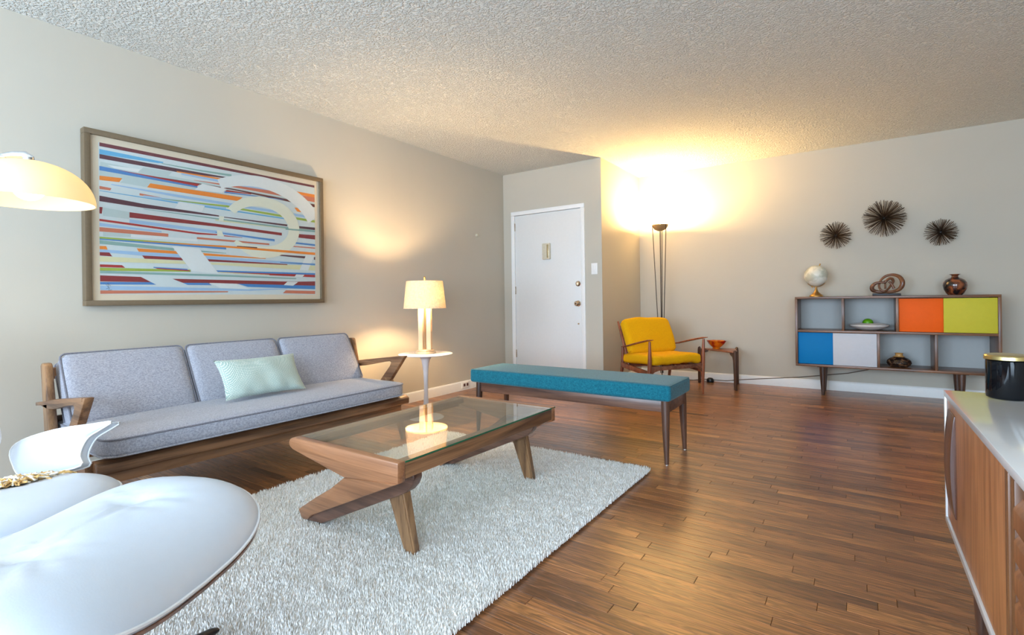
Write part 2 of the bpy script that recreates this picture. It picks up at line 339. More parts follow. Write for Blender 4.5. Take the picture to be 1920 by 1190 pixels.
# baseboards with a rounded top
def baseboard(name, p0, p1, nrm, parts=None):
    b = NB(); t, h = .014, .095; p0 = Vector(p0); p1 = Vector(p1); nrm = Vector(nrm)
    pr = [(0, 0), (t, 0), (t, h-.018), (t*.75, h-.006), (t*.35, h), (0, h)]
    prism([p0+nrm*a+Vector((0, 0, z)) for a, z in pr], p1-p0, 0, b); struct(name, b, TRIM)
baseboard('baseboard_left', (XL, YW, 0), (XL, YD, 0), (1, 0, 0))
baseboard('baseboard_corner', (XC, YD, 0), (XC, YB, 0), (1, 0, 0))
baseboard('baseboard_back', (XC, YB, 0), (XR, YB, 0), (0, -1, 0))
baseboard('baseboard_right', (XR, YW, 0), (XR, YB, 0), (-1, 0, 0))
baseboard('baseboard_door_left', (XL, YD, 0), (DX0-.03, YD, 0), (0, -1, 0))
baseboard('baseboard_door_right', (DX1+.03, YD, 0), (XC, YD, 0), (0, -1, 0))

# ---- floor of oak strips laid along x
def proj(x, y, z=0):
    d = Vector((x, y, z-CAMZ)); zz = d.dot(_F)
    if zz < .05: return None
    return 960+FPX*d.dot(_R2)/zz, V0-FPX*d.dot(_U2)/zz, zz
floor = struct('floor', box(XL, XR, YW, YB, -.06, -.012, 0), SUB)
PW = .0508; planks = []; row = 0; y = YW
fr = random.Random(3)
while y < YB-.001:
    x = XL-fr.random()*.6; y1 = min(y+PW, YB)
    while x < XR:
        Ln = fr.choice((.22, .3, .38, .45, .55, .68, .8, 1.0)); Ln *= fr.uniform(.85, 1.15)
        a, c = max(x, XL), min(x+Ln, XR)
        if c-a > .02: planks.append((a, c, y, y1))
        x += Ln
    y = y1
def seen_size(pl):
    a, c, y0, y1 = pl; mx, my = (a+c)/2, (y0+y1)/2; q = proj(mx, my)
    if q is None: return 0
    if not any((lambda s: s and -20 < s[0] < 1940 and s[1] < 1215)(proj(xx, my)) for xx in (a, mx, c)): return 0
    if -2.45 < mx < -.97 and .3 < my < 2.68: return 0
    if mx > .2 and my < 1.95: return 0
    if mx < -2.6 and my < 2.4: return 0
    return (c-a)*PW*CAMZ/q[2]**3
order = sorted(range(len(planks)), key=lambda i: -seen_size(planks[i])); single = set(order[:300])
def plank_geo(pl, V, Fc, T):
    a, c, y0, y1 = pl; g = .0004; e = .0011; i = len(V); dz = -fr.random()*.0004
    a += g; c -= g; y0 += g; y1 -= g
    for (p, q, s, t, z) in ((a, c, y0, y1, -.012), (a, c, y0, y1, -.0012+dz), (a+e, c-e, y0+e, y1-e, dz)):
        V += [(p, s, z), (q, s, z), (q, t, z), (p, t, z)]
    for k in (0, 4):
        for j in range(4): Fc.append((i+k+j, i+k+(j+1) % 4, i+k+4+(j+1) % 4, i+k+4+j))
    Fc.append((i+8, i+9, i+10, i+11))
    tone = (min(1, max(0, fr.gauss(.5, .2))), fr.random(), fr.random(), 1); T += [tone]*12
def mesh_tone(name, V, Fc, T, mat, parent):
    me = bpy.data.meshes.new(name); me.from_pydata(V, [], Fc); me.update()
    at = me.attributes.new('tone', 'FLOAT_COLOR', 'POINT'); at.data.foreach_set('color', np.array(T, dtype='f').ravel())
    return link(name, me, mat, parent, ang=None)
RV, RF, RT = [], [], []
for i, pl in enumerate(planks):
    if i in single:
        V, Fc, T = [], [], []; plank_geo(pl, V, Fc, T); mesh_tone('plank', V, Fc, T, FLOORM, floor)
    else: plank_geo(pl, RV, RF, RT)
o = mesh_tone('far_planks', RV, RF, RT, FLOORM, floor); o['kind'] = 'stuff'

# ---- front door in the recess
dr = thing('door_1', (-2.9, YD, 0), None, None); dr['kind'] = 'structure'
b = NB()
for q in ((DX0, DX0+.045, 0, DH-.0455), (DX1-.045, DX1, 0, DH-.0455), (DX0, DX1, DH-.045, DH)):
    box(q[0], q[1], YD-.014, YD+.03, q[2], q[3], .004, b)
obj('door_frame', b, TRIM, dr)
slab = obj('door_panel', box(DX0+.047, DX1-.047, YD+.004, YD+.044, .012, DH-.048, .002), DOORM, dr)
YF = YD+.004
def ydisc(prof, x, z, seg=28):
    bb = lathe(prof, (0, 0, 0), seg); bb.transform(Matrix.Translation((x, YF, z)) @ Matrix.Rotation(R(90), 4, 'X')); return bb
SATIN = plain('satin_nickel', (190, 172, 150), .25, 1)
k = obj('doorknob', ydisc([(0, .062), (.018, .06), (.028, .048), (.026, .034), (.013, .024), (.012, .008), (.032, .005), (.032, 0)], -2.52, .905), SATIN, dr); k['label'] = 'round satin metal doorknob'
obj('keyhole', ydisc([(0, .0635), (.006, .0632), (.006, .058)], -2.52, .905, 12), BLACK, k)
k = obj('deadbolt', ydisc([(0, .02), (.018, .02), (.022, .016), (.03, .005), (.03, 0)], -2.52, 1.12), SATIN, dr)
obj('thumb_turn', box(-2.525, -2.515, YF-.034, YF-.018, 1.10, 1.14, .002), SATIN, k)
obj('lower_lock', ydisc([(0, .008), (.008, .008), (.010, 0)], -2.52, .685, 16), SATIN, dr)
CREAM = plain('cream_plastic', (206, 198, 176), .45)
k = obj('door_chime', box(-2.955, -2.857, YF-.03, YF, 1.405, 1.585, .006), CREAM, dr); k['label'] = 'cream door chime cover'
obj('chime_strip', box(-2.893, -2.868, YF-.034, YF-.028, 1.42, 1.57, .003), plain('brass_strip', (198, 180, 140), .25, .6), k)
for z in (1.02, 1.76, .28): obj('hinge', box(DX0+.04, DX0+.052, YD-.006, YD+.006, z, z+.09, .002), SATIN, dr)
for z in (.87, 1.09): obj('strike_plate', box(DX1-.05, DX1-.042, YD-.003, YD+.006, z, z+.07, .001), SATIN, dr)
# light switch
sw = thing('light_switch', (-2.322, YD, 1.273), 'white rocker light switch plate on the wall right of the white door', 'switch')
obj('switch_plate', box(-2.358, -2.286, YD-.006, YD, 1.213, 1.333, .003), TRIM, sw); obj('rocker', box(-2.339, -2.305, YD-.011, YD-.005, 1.24, 1.306, .002), TRIM, sw)
# wall hook / plug on sofa wall, outlet in the baseboard
hk = thing('wall_hook', (XL, 4.39, 1.675), 'small round cream wall knob left of the door recess', 'hook')
b = lathe([(0, .022), (.013, .02), (.016, .012), (.012, .004), (.02, 0)], (0, 0, 0), 20); b.transform(Matrix.Translation((XL, 4.39, 1.675)) @ Matrix.Rotation(R(90), 4, 'Y')); obj('knob', b, CREAM, hk)
ot = thing('wall_outlet', (XL, 4.15, .055), 'baseboard power outlet on the left wall near the bench', 'outlet')
obj('cover_plate', box(XL+.013, XL+.019, 4.09, 4.215, .02, .09, .002), TRIM, ot)
for yy in (4.115, 4.165): obj('socket', box(XL+.018, XL+.021, yy, yy+.03, .04, .07, .001), plain('socket_dark', (96, 60, 54), .5), ot)

# ------------------------------------------------------------------ shag rug
rug = thing('shag_rug', (-1.7, 1.5, 0), 'thick cream white shag rug under the glass coffee table', 'rug')
RX0, RX1, RY0, RY1 = -2.44, -.955, .30, 2.69
obj('rug_backing', box(RX0+.012, RX1-.012, RY0+.012, RY1-.012, .001, .019, .004), plain('rug_backing_cloth', (232, 228, 220), .95), rug)
rs = np.random.RandomState(5); sp = .0058
gx, gy = np.meshgrid(np.arange(RX0, RX1, sp), np.arange(RY0, RY1, sp)); n = gx.size
px = gx.ravel()+rs.uniform(-.5, .5, n)*sp; py = gy.ravel()+rs.uniform(-.5, .5, n)*sp
clump = np.sin(px*31+np.sin(py*23)*1.7)*np.cos(py*29+np.sin(px*17)*2)
hh = .030+rs.uniform(-.006, .006, n)+clump*.003; an = rs.uniform(0, 2*np.pi, n)*.6+clump*2.6; ln = rs.uniform(.002, .0075, n); rad = rs.uniform(.0023, .0034, n)
tw = rs.uniform(0, 6.28, n); V = np.zeros((n, 7, 3), 'f')
for k in range(3):
    a = tw+k*2.094
    V[:, k, 0] = px+np.cos(a)*rad*.8; V[:, k, 1] = py+np.sin(a)*rad*.8; V[:, k, 2] = .010
    V[:, 3+k, 0] = px+np.cos(an)*ln*.35+np.cos(a)*rad; V[:, 3+k, 1] = py+np.sin(an)*ln*.35+np.sin(a)*rad; V[:, 3+k, 2] = hh*.68
V[:, 6, 0] = px+np.cos(an)*ln; V[:, 6, 1] = py+np.sin(an)*ln; V[:, 6, 2] = hh
fq = np.array([[0, 1, 4, 3], [1, 2, 5, 4], [2, 0, 3, 5]]); ft = np.array([[3, 4, 6], [4, 5, 6], [5, 3, 6]])
base_i = (np.arange(n)*7)[:, None]
loops = np.concatenate([(base_i+fq.ravel()[None]), (base_i+ft.ravel()[None])], 1).ravel()
tot = np.tile(np.array([4, 4, 4, 3, 3, 3]), n); st = np.concatenate([[0], np.cumsum(tot)[:-1]])
me = bpy.data.meshes.new('rug_pile'); me.vertices.add(n*7); me.vertices.foreach_set('co', V.ravel()); me.loops.add(len(loops)); me.loops.foreach_set('vertex_index', loops.astype('i'))
me.polygons.add(len(tot)); me.polygons.foreach_set('loop_start', st.astype('i')); me.update(calc_edges=True); me.validate()
ta = me.attributes.new('tone', 'FLOAT', 'POINT'); ta.data.foreach_set('value', np.repeat(rs.uniform(0, 1, n), 7).astype('f'))
m, nt, p, N, L = newmat('cream_shag_yarn'); setp(p, Roughness=.95, Specular_IOR_Level=.1)
at = N.new('ShaderNodeAttribute'); at.attribute_name = 'tone'; cr = N.new('ShaderNodeValToRGB'); cr.color_ramp.elements[0].color = srgb((226, 221, 212)); cr.color_ramp.elements[1].color = srgb((255, 253, 249)); cr.color_ramp.elements[1].position = .4
L.new(at.outputs['Fac'], cr.inputs['Fac']); L.new(cr.outputs['Color'], p.inputs['Base Color'])
o = link('rug_pile', me, m, rug, ang=None); o['kind'] = 'stuff'

# ------------------------------------------------------------------ grey sofa
sf = thing('sofa', (-3.0, 1.56, 0), 'long grey tweed sofa on a walnut frame with angular open arms', 'sofa')
SY0, SY1 = .70, 2.40
# seat mattress, bowed front
SY0 = .742
cx, cy, cz = -2.88, (SY0+SY1)/2, .362; a, bb, c = .350, (SY1-SY0)/2, .043
bm = cushion(a, bb, c, .022, (.010, .006), 22, .07)
for v in bm.verts:
    f = 1-((v.co.y)/bb)**2
    if v.co.x > 0: v.co.x += .035*f*(v.co.x/a)
    v.co.z += .006*f
bm.transform(Matrix.Translation((cx, cy, cz))); seat = obj('seat_cushion', bm, GREY, sf)
for zz in (.034, -.036):
    path = [q for q in rrect(a+.001, bb+.001, .07, zz)]
    for q in path:
        f = 1-(q.y/bb)**2
        if q.x > 0: q.x += .035*f*(q.x/a)
        q.z += .006*f
    obj('piping', tube([q+Vector((cx, cy, cz)) for q in path], .0042, 6, closed=True), PIPE if zz > 0 else GREY, seat)
# three back cushions leaning on the back
lean = Vector((-.20, 0, .345)).normalized(); nrm = Vector((lean.z, 0, -lean.x))
for k, (y0, y1) in enumerate(((.755, 1.285), (1.30, 1.835), (1.85, 2.395))):
    hw, hh_, t = (y1-y0)/2, .185, .058
    ctr = Vector((-2.965, (y0+y1)/2, .405))+lean*hh_-nrm*t
    Mx = frame(ctr, (0, 1, 0), lean, nrm)
    bm = cushion(hw, hh_, t, .026, (.016, .004), 14, .028); bm.transform(Mx)
    cu = obj('back_cushion', bm, GREY, sf)
    for s in (1, -1):
        pth = [Mx @ q for q in rrect(hw+.001, hh_+.001, .028, s*(t-.010))]
        obj('piping', tube(pth, .0045, 6, closed=True), PIPE, cu)
def arm(y, s):
    # flat Z shaped arm: paddle, raking brace
    prof = [(-2.585, .577), (-2.70, .566), (-3.02, .528), (-3.24, .494), (-3.255, .484), (-3.12, .474), (-3.0, .486), (-2.80, .523), (-2.735, .532), (-2.722, .524), (-2.735, .500), (-2.905, .322), (-2.88, .29), (-2.80, .29)]
    prof += [(-2.735, .40)]
    b = prism(xz(prof, y-.017), (0, .034, 0), .005)
    return obj('armrest', b, WAL_X, sf)
for s, y in ((-1, .712), (1, 2.45)):
    ar = arm(y, s)
    # the paddle widens towards the back
    pts = [(-2.62, .018), (-2.9, .026), (-3.12, .036), (-3.22, .03), (-3.26, .012), (-3.26, -.012), (-3.22, -.03), (-3.12, -.036), (-2.9, -.026), (-2.62, -.018)]
    zf = lambda x: .574+(x+2.60)*(.574-.49)/.65
    bmx = NB(); lo = [bmx.verts.new((x, y+d, zf(x)-.012)) for x, d in pts]; hi = [bmx.verts.new((x, y+d, zf(x)+.003)) for x, d in pts]
    bmx.faces.new(lo); bmx.faces.new(hi)
    for i in range(len(pts)): bmx.faces.new((lo[i], lo[(i+1) % 10], hi[(i+1) % 10], hi[i]))
    obj('arm_paddle', bmx, WAL_X, ar)
    # front leg: from the brace kink down and forward
    obj('leg', prism(xz([(-2.79, .42), (-2.735, .40), (-2.60, .02), (-2.60, .0), (-2.632, .0), (-2.72, .235)], y-.019), (0, .038, 0), .004), WAL_Z, sf)
    obj('leg', prism(xz([(-3.20, .30), (-3.13, .30), (-3.31, 0), (-3.345, 0)], y-.019), (0, .038, 0), .004), WAL_Z, sf)
    # raked back post
    obj('back_post', prism(xz([(-3.20, .672), (-3.185, .684), (-3.155, .684), (-3.142, .676), (-3.05, .28), (-3.14, .28)], y-.017), (0, .034, 0), .007), WAL_Z, sf)
    obj('side_rail', box(-3.2, -2.60, y-.016, y+.016, .25, .305, .003), WAL_X, sf)
obj('front_rail', prism([(-2.565, SY0-.02, .250), (-2.562, SY0-.02, .292), (-2.585, SY0-.02, .306), (-2.64, SY0-.02, .306), (-2.64, SY0-.02, .25)], (0, 1.735, 0), .010, seg=3), WAL_Y, sf)
obj('apron_rail', box(-2.66, -2.615, SY0+.03, 2.43, .195, .252, .006), WAL_Y, sf)
obj('back_rail', box(-3.19, -3.15, .72, 2.45, .20, .27, .004), WAL_Y, sf); obj('top_rail', box(-3.235, -3.205, .705, 2.465, .60, .655, .006), WAL_Y, sf)
obj('lower_back_rail', box(-3.18, -3.155, .72, 2.45, .38, .43, .004), WAL_Y, sf)
for i in range(7): yy = .9+i*.24; obj('seat_slat', box(-3.16, -2.66, yy, yy+.05, .298, .312, .002), WAL_X, sf)
obj('centre_rail', box(-3.16, -2.64, 1.56, 1.59, .255, .3, .003), WAL_X, sf)

# lumbar pillow
pw, ph, pt = .235, .125, .052
bm = NB(); n_ = 26; grid = {}
for s in (1, -1):
    for i in range(n_+1):
        for j in range(n_+1):
            u, v = i/n_*2-1, j/n_*2-1
            edge = (i in (0, n_) or j in (0, n_))
            if edge and s == -1: continue
            th = pt*max(0, (1-abs(u)**2.6))**.55*max(0, (1-abs(v)**2.6))**.55
            x = u*pw*(1-.07*(1-v*v)*abs(u)); y_ = v*ph*(1-.09*(1-u*u)*abs(v))
            q = Vector((x, y_, s*th)); wr = noise.noise(Vector((x*9, y_*9, s*3)))*.010*(1-abs(u)**4)*(1-abs(v)**4)
            wr += .004*math.sin(x*60+y_*25)*math.exp(-((v+.9)/.35)**2)*(abs(v) < .98)
            q.z += wr*s; grid[(s, i, j)] = bm.verts.new(q)
G_ = lambda s, i, j: grid.get((s, i, j)) or grid[(1, i, j)]
for s in (1, -1):
    for i in range(n_):
        for j in range(n_): bm.faces.new((G_(s, i, j), G_(s, i+1, j), G_(s, i+1, j+1), G_(s, i, j+1)))
pl_up = Vector((-.16, -.02, .235)).normalized(); pl_e = Vector((.02, .98, -.005)).normalized(); pl_n = pl_e.cross(pl_up).normalized()
bm.transform(frame((-2.845, 1.575, .537), pl_e, pl_n.cross(pl_e), pl_n))
o = obj('throw_pillow', bm, MINT, None, (-2.8, 1.575, .41), ang=60); prop(o, 'pale mint patterned lumbar pillow lying on the grey sofa', 'pillow')

# ------------------------------------------------------------------ framed striped picture
pic = thing('framed_picture', (XL, 1.67, .93), 'large framed striped abstract print in a taupe frame above the sofa', 'picture')
FY0, FY1, FZ0, FZ1 = .935, 2.412, .950, 1.920; xf = -3.44
TAUPE = plain('taupe_frame_paint', (108, 92, 70), .5, var=.05, nscale=90)
fw = .030
for nm, q in (('frame_rail', (FY0, FY1, FZ1-fw, FZ1)), ('frame_rail', (FY0, FY1, FZ0, FZ0+fw)), ('frame_stile', (FY0, FY0+fw, FZ0+fw, FZ1-fw)), ('frame_stile', (FY1-fw, FY1, FZ0+fw, FZ1-fw))):
    obj(nm, box(XL+.004, xf, q[0], q[1], q[2], q[3], .003), TAUPE, pic)
xm = -3.456
obj('mat_board', box(xm-.004, xm-.0015, FY0+fw, FY1-fw, FZ0+fw, FZ1-fw, 0), plain('cream_mat', (222, 208, 186), .9, var=.01), pic)
ART=[
('q',[(0.0061,0.8739),(0.3001,0.8571),(1,0.8387),(1,0.8137),(0.2999,0.824),(0.0059,0.8441)]),
('q',[(0.0028,0.8194),(0.3764,0.8046),(0.5781,0.7878),(0.578,0.7734),(0.3761,0.7664),(0.0025,0.7802)]),
('w',[(0.0302,0.8588),(0.1485,0.8703),(0.1383,0.8455),(0.0548,0.846)]),
('q',[(0.1586,0.8864),(0.2709,0.8909),(0.2488,0.8443),(0.1383,0.8455)]),
('h',[(0.0019,0.6831),(0.2987,0.6715),(0.8295,0.6286),(0.8294,0.6128),(0.2984,0.6144),(0.0016,0.6475)]),
('q',[(0.0131,0.5735),(0.1049,0.5632),(0.1045,0.5139),(0.0127,0.5175)]),
('l',[(0.0417,0.7368),(0.2992,0.7311),(1,0.714),(1,0.6907),(0.299,0.7112),(0.0416,0.7308)]),
('y',[(0.4554,0.5822),(1,0.581),(1,0.5728),(0.4553,0.571)]),
('m',[(0.004,0.9997),(0.6349,1),(1,1),(1,0.9802),(0.6346,0.98),(0.0038,0.9748)]),
('s',[(0.0037,0.9558),(0.2141,0.9511),(0.2353,0.9511),(0.2352,0.9434),(0.214,0.9355),(0.0035,0.9226)]),
('t',[(0.2281,0.9407),(0.3774,0.9437),(0.5352,0.9556),(0.535,0.9383),(0.3773,0.9328),(0.228,0.9356)]),
('p',[(0.0035,0.9226),(0.2932,0.9223),(0.5262,0.9268),(0.8322,0.9258),(0.8322,0.9227),(0.5261,0.9182),(0.293,0.8957),(0.0033,0.8941)]),
('o',[(0.2894,0.9025),(0.5435,0.9123),(0.8427,0.9162),(1,0.9169),(1,0.887),(0.8425,0.894),(0.5435,0.8979),(0.2893,0.8945)]),
('l',[(0.3079,0.8956),(0.5434,0.8935),(0.8319,0.8942),(1,0.887),(1,0.8803),(0.8318,0.8752),(0.5432,0.8748),(0.3079,0.8823)]),
('b',[(0.0029,0.8443),(0.3765,0.8236),(0.3764,0.8046),(0.0028,0.8158)]),
('r',[(0.0547,0.8376),(0.3877,0.8353),(0.3749,0.8164),(0.2272,0.8243)]),
('n',[(0.1924,0.8361),(0.543,0.8431),(1,0.8271),(1,0.8004),(0.5429,0.8343),(0.1924,0.8334)]),
('c',[(0.3611,0.8595),(0.6338,0.8774),(1,0.8903),(1,0.847),(0.6336,0.8551),(0.3611,0.8568)]),
('r',[(0.5123,0.8254),(0.6334,0.8283),(0.6333,0.8224),(0.5011,0.8107)]),
('b',[(0.4994,0.8103),(0.8104,0.8253),(0.8104,0.8221),(0.4993,0.7988)]),
('o',[(0.0025,0.7802),(0.0808,0.7869),(0.0699,0.7566),(0.0023,0.7518)]),
('q',[(0.0923,0.7882),(0.1865,0.7883),(0.1712,0.7507),(0.0717,0.7547)]),
('o',[(0.1837,0.7824),(0.5889,0.7865),(0.5644,0.7508),(0.1712,0.7507)]),
('o',[(0.8734,0.7703),(1,0.7705),(1,0.7339),(0.8894,0.7373)]),
('c',[(0.0021,0.7127),(0.0427,0.7083),(0.0383,0.6926),(0.0019,0.6925)]),
('s',[(0.0019,0.6831),(0.2913,0.6748),(0.2912,0.6655),(0.0019,0.6795)]),
('c',[(0.1426,0.702),(0.2405,0.6913),(0.2405,0.6887),(0.1425,0.687)]),
('l',[(0.1572,0.6912),(0.507,0.6972),(0.5068,0.6687),(0.1571,0.6811)]),
('g',[(0.2262,0.6848),(0.5114,0.704),(0.5506,0.698),(1,0.6807),(1,0.6591),(0.5505,0.6836),(0.5113,0.6883),(0.2262,0.6822)]),
('p',[(0.0016,0.6487),(0.1568,0.6308),(0.4724,0.6167),(0.4723,0.6069),(0.1566,0.603),(0.0013,0.612)]),
('p',[(0.496,0.6108),(0.8294,0.6112),(0.8292,0.5955),(0.496,0.6052)]),
('p',[(0.8958,0.6101),(1,0.6143),(1,0.591),(0.8957,0.5908)]),
('s',[(0.4072,0.6749),(0.8298,0.6649),(0.8298,0.6539),(0.4071,0.6652)]),
('d',[(0.0011,0.574),(0.0119,0.5743),(0.0086,0.5308),(0.0008,0.5314)]),
('d',[(0.1049,0.5619),(0.4552,0.5486),(0.7975,0.5329),(0.7972,0.5095),(0.455,0.5262),(0.1046,0.5249)]),
('d',[(0.8606,0.5363),(1.0,0.5445),(0.9996,0.5047),(0.8603,0.5076)]),
('l',[(0.1045,0.5139),(0.4547,0.4953),(0.7561,0.467),(0.756,0.45),(0.4545,0.4729),(0.1043,0.4891)]),
('b',[(0.4547,0.4842),(0.7562,0.4717),(0.756,0.4562),(0.4546,0.4786)]),
('b',[(0.8281,0.4644),(0.9993,0.4615),(0.999,0.4449),(0.828,0.4518)]),
('r',[(0.0006,0.4958),(0.3737,0.4667),(0.4712,0.4689),(0.4711,0.4604),(0.3736,0.453),(0.0005,0.4816)]),
('r',[(0.4949,0.4647),(0.5844,0.4612),(0.5844,0.4583),(0.4948,0.4575)]),
('l',[(0.0004,0.4698),(0.2245,0.4524),(0.2245,0.4421),(0.0003,0.4486)]),
('c',[(0.0002,0.4414),(0.2515,0.4379),(0.2514,0.4158),(0.0,0.413)]),
('c',[(0.3711,0.4322),(0.7259,0.4316),(0.7258,0.4178),(0.371,0.4172)]),
('c',[(0.8069,0.4282),(0.999,0.4316),(0.9988,0.42),(0.8068,0.4204)]),
('q',[(0.012,0.4105),(0.109,0.4124),(0.1088,0.3914),(0.0118,0.3831)]),
('w',[(0.109,0.4124),(0.3733,0.415),(0.3732,0.3986),(0.1088,0.3914)]),
('g',[(0,0.3786),(0.5045,0.3782),(0.5043,0.3668),(0,0.3668)]),
('b',[(0,0.3668),(0.5044,0.3696),(0.5043,0.354),(0,0.3586)]),
('t',[(0,0.3562),(0.274,0.3371),(0.2739,0.3173),(0,0.3314)]),
('t',[(0.3885,0.3327),(0.504,0.3269),(0.504,0.3226),(0.3884,0.3217)]),
('t',[(0.1565,0.5968),(0.5409,0.592),(1,0.5876),(1,0.5711),(0.5408,0.5805),(0.1565,0.5942)]),
('y',[(0,0.2497),(0.4527,0.2464),(0.9974,0.269),(0.9969,0.2193),(0.4527,0.2295),(0,0.2143)]),
('o',[(0,0.3172),(0.0217,0.3193),(0.0264,0.2961),(0,0.2959)]),
('l',[(0,0.2947),(0.2233,0.2951),(0.8265,0.2877),(0.9975,0.2856),(0.9974,0.2656),(0.8263,0.2625),(0.2231,0.2642),(0,0.2781)]),
('d',[(0,0.277),(0.0324,0.2777),(0.042,0.2526),(0,0.2545)]),
('o',[(0.1292,0.3178),(0.4533,0.3134),(0.7052,0.3055),(0.7052,0.2994),(0.4532,0.2967),(0.137,0.2953)]),
('d',[(0.1488,0.2705),(0.453,0.2701),(0.8263,0.2656),(0.8263,0.2577),(0.4528,0.2533),(0.1581,0.249)]),
('r',[(0,0.1965),(0.0754,0.197),(0.0868,0.1797),(0,0.1789)]),
('g',[(0,0.1753),(0.342,0.184),(0.3419,0.1679),(0,0.1552)]),
('b',[(0.1912,0.1942),(0.329,0.1896),(0.3289,0.1788),(0.1911,0.1866)]),
('r',[(0.196,0.187),(0.3328,0.1805),(0.3419,0.1718),(0.207,0.1804)]),
('t',[(0,0.1552),(0.5373,0.1544),(0.8785,0.1459),(0.8785,0.1363),(0.5372,0.14),(0,0.1386)]),
('d',[(0,0.1244),(0.1431,0.1211),(0.1815,0.0855),(0,0.0843)]),
('b',[(0,0.0808),(0.1815,0.0855),(0.2007,0.0687),(0,0.0643)]),
('d',[(0.2651,0.1134),(0.8675,0.1134),(0.996,0.1214),(0.9957,0.0817),(0.8672,0.0815),(0.3078,0.0855)]),
('b',[(0.3078,0.0855),(0.4187,0.0882),(0.4349,0.071),(0.3281,0.0705)]),
('B',[(0.5562,0.0863),(0.9957,0.0817),(0.9954,0.0486),(0.6085,0.0622)]),
('l',[(0,0.0571),(0.6268,0.0451),(0.8244,0.053),(0.8244,0.0482),(0.6266,0.0303),(0,0.0288)]),
('c',[(0,0.0253),(0.5102,0.0258),(0.5101,0.0173),(0,0.0028)]),
('c',[(0.8159,0.037),(0.9952,0.0337),(0.9949,0.0054),(0.798,0.0115)]),
('B',[(0.4547,0.1865),(0.9967,0.196),(0.9966,0.1811),(0.4647,0.1747)]),
('r',[(0.4605,0.1757),(0.9966,0.1811),(0.9963,0.1579),(0.5375,0.1659)]),
('y',[(0.4689,0.175),(0.7236,0.1672),(0.7236,0.1626),(0.4688,0.1679)]),
('p',[(0.7007,0.3429),(0.9355,0.3446),(0.9353,0.325),(0.7006,0.3383)]),
('p',[(0.99,0.3427),(0.9981,0.3437),(0.9979,0.3187),(0.9898,0.3178)]),
('w',[(0.4666,0.8951),(0.4868,0.9116),(0.5079,0.9268),(0.5297,0.9404),(0.5523,0.9523),(0.5755,0.9625),(0.5994,0.971),(0.6237,0.9775),(0.6485,0.9822),(0.6736,0.9847),(0.6989,0.9851),(0.7243,0.9835),(0.7498,0.9797),(0.7751,0.9736),(0.8001,0.9652),(0.8249,0.9546),(0.8491,0.9418),(0.8727,0.9266),(0.8955,0.9092),(0.9174,0.8896),(0.9384,0.8679),(0.958,0.8441),(0.9765,0.8184),(0.9935,0.7908),(1,0.7614),(1,0.7304),(1,0.698),(0.9574,0.6459),(0.9479,0.6717),(0.9371,0.6963),(0.9249,0.7198),(0.9114,0.7423),(0.8968,0.7633),(0.881,0.783),(0.8642,0.8011),(0.8465,0.8177),(0.828,0.8326),(0.8088,0.8459),(0.789,0.8573),(0.7687,0.8671),(0.748,0.8751),(0.727,0.8813),(0.7058,0.8858),(0.6846,0.8885),(0.6633,0.8894),(0.6421,0.8887),(0.6212,0.8863),(0.6004,0.8822),(0.5801,0.8766),(0.5601,0.8694),(0.5407,0.8608),(0.5218,0.8506),(0.5035,0.8392),(0.4859,0.8264)]),
('w',[(0.9412,0.3583),(0.9948,0.3615),(0.9523,0.2189),(0.8988,0.218)]),
('w',[(0.8788,0.178),(0.9295,0.1781),(0.9137,0.1545),(0.8679,0.158)]),
('w',[(0.8249,0.1113),(0.8892,0.1113),(0.8586,0.078),(0.8038,0.0821)]),
('w',[(0.3964,0.8407),(0.5099,0.8332),(0.4865,0.7952),(0.3645,0.7875)]),
('w',[(0.2988,0.6807),(0.4072,0.6762),(0.3948,0.6279),(0.2777,0.6252)]),
('w',[(0.2654,0.3489),(0.3807,0.3453),(0.4671,0.1608),(0.3481,0.1724)]),
('w',[(0.4227,0.0885),(0.5545,0.0861),(0.6221,0.042),(0.4763,0.0488)]),
('k',[(0.5126,0.6793),(0.5306,0.7133),(0.5527,0.7438),(0.5787,0.7701),(0.6079,0.7914),(0.6397,0.8069),(0.6733,0.8161),(0.7078,0.8186),(0.7423,0.8139),(0.7758,0.8019),(0.8073,0.7829),(0.8357,0.757),(0.86,0.7251),(0.8793,0.6878),(0.8929,0.6464),(0.9002,0.6023),(0.901,0.5566),(0.8953,0.5113),(0.8832,0.4674),(0.8651,0.4268),(0.8418,0.3904),(0.8141,0.3596),(0.7828,0.3351),(0.7491,0.3174),(0.7141,0.307),(0.6788,0.3039),(0.6441,0.308),(0.6579,0.4061),(0.6823,0.4028),(0.7072,0.4041),(0.7316,0.4098),(0.755,0.4201),(0.7767,0.4346),(0.7958,0.4533),(0.8118,0.4754),(0.8242,0.5003),(0.8325,0.5275),(0.8363,0.5559),(0.8356,0.5848),(0.8303,0.6131),(0.8206,0.6401),(0.807,0.6648),(0.7897,0.6865),(0.7693,0.7046),(0.7466,0.7184),(0.7222,0.7279),(0.6969,0.7327),(0.6714,0.7327),(0.6464,0.7282),(0.6226,0.7192),(0.6005,0.7061),(0.5808,0.6893),(0.5638,0.6693),(0.55,0.6466)]),
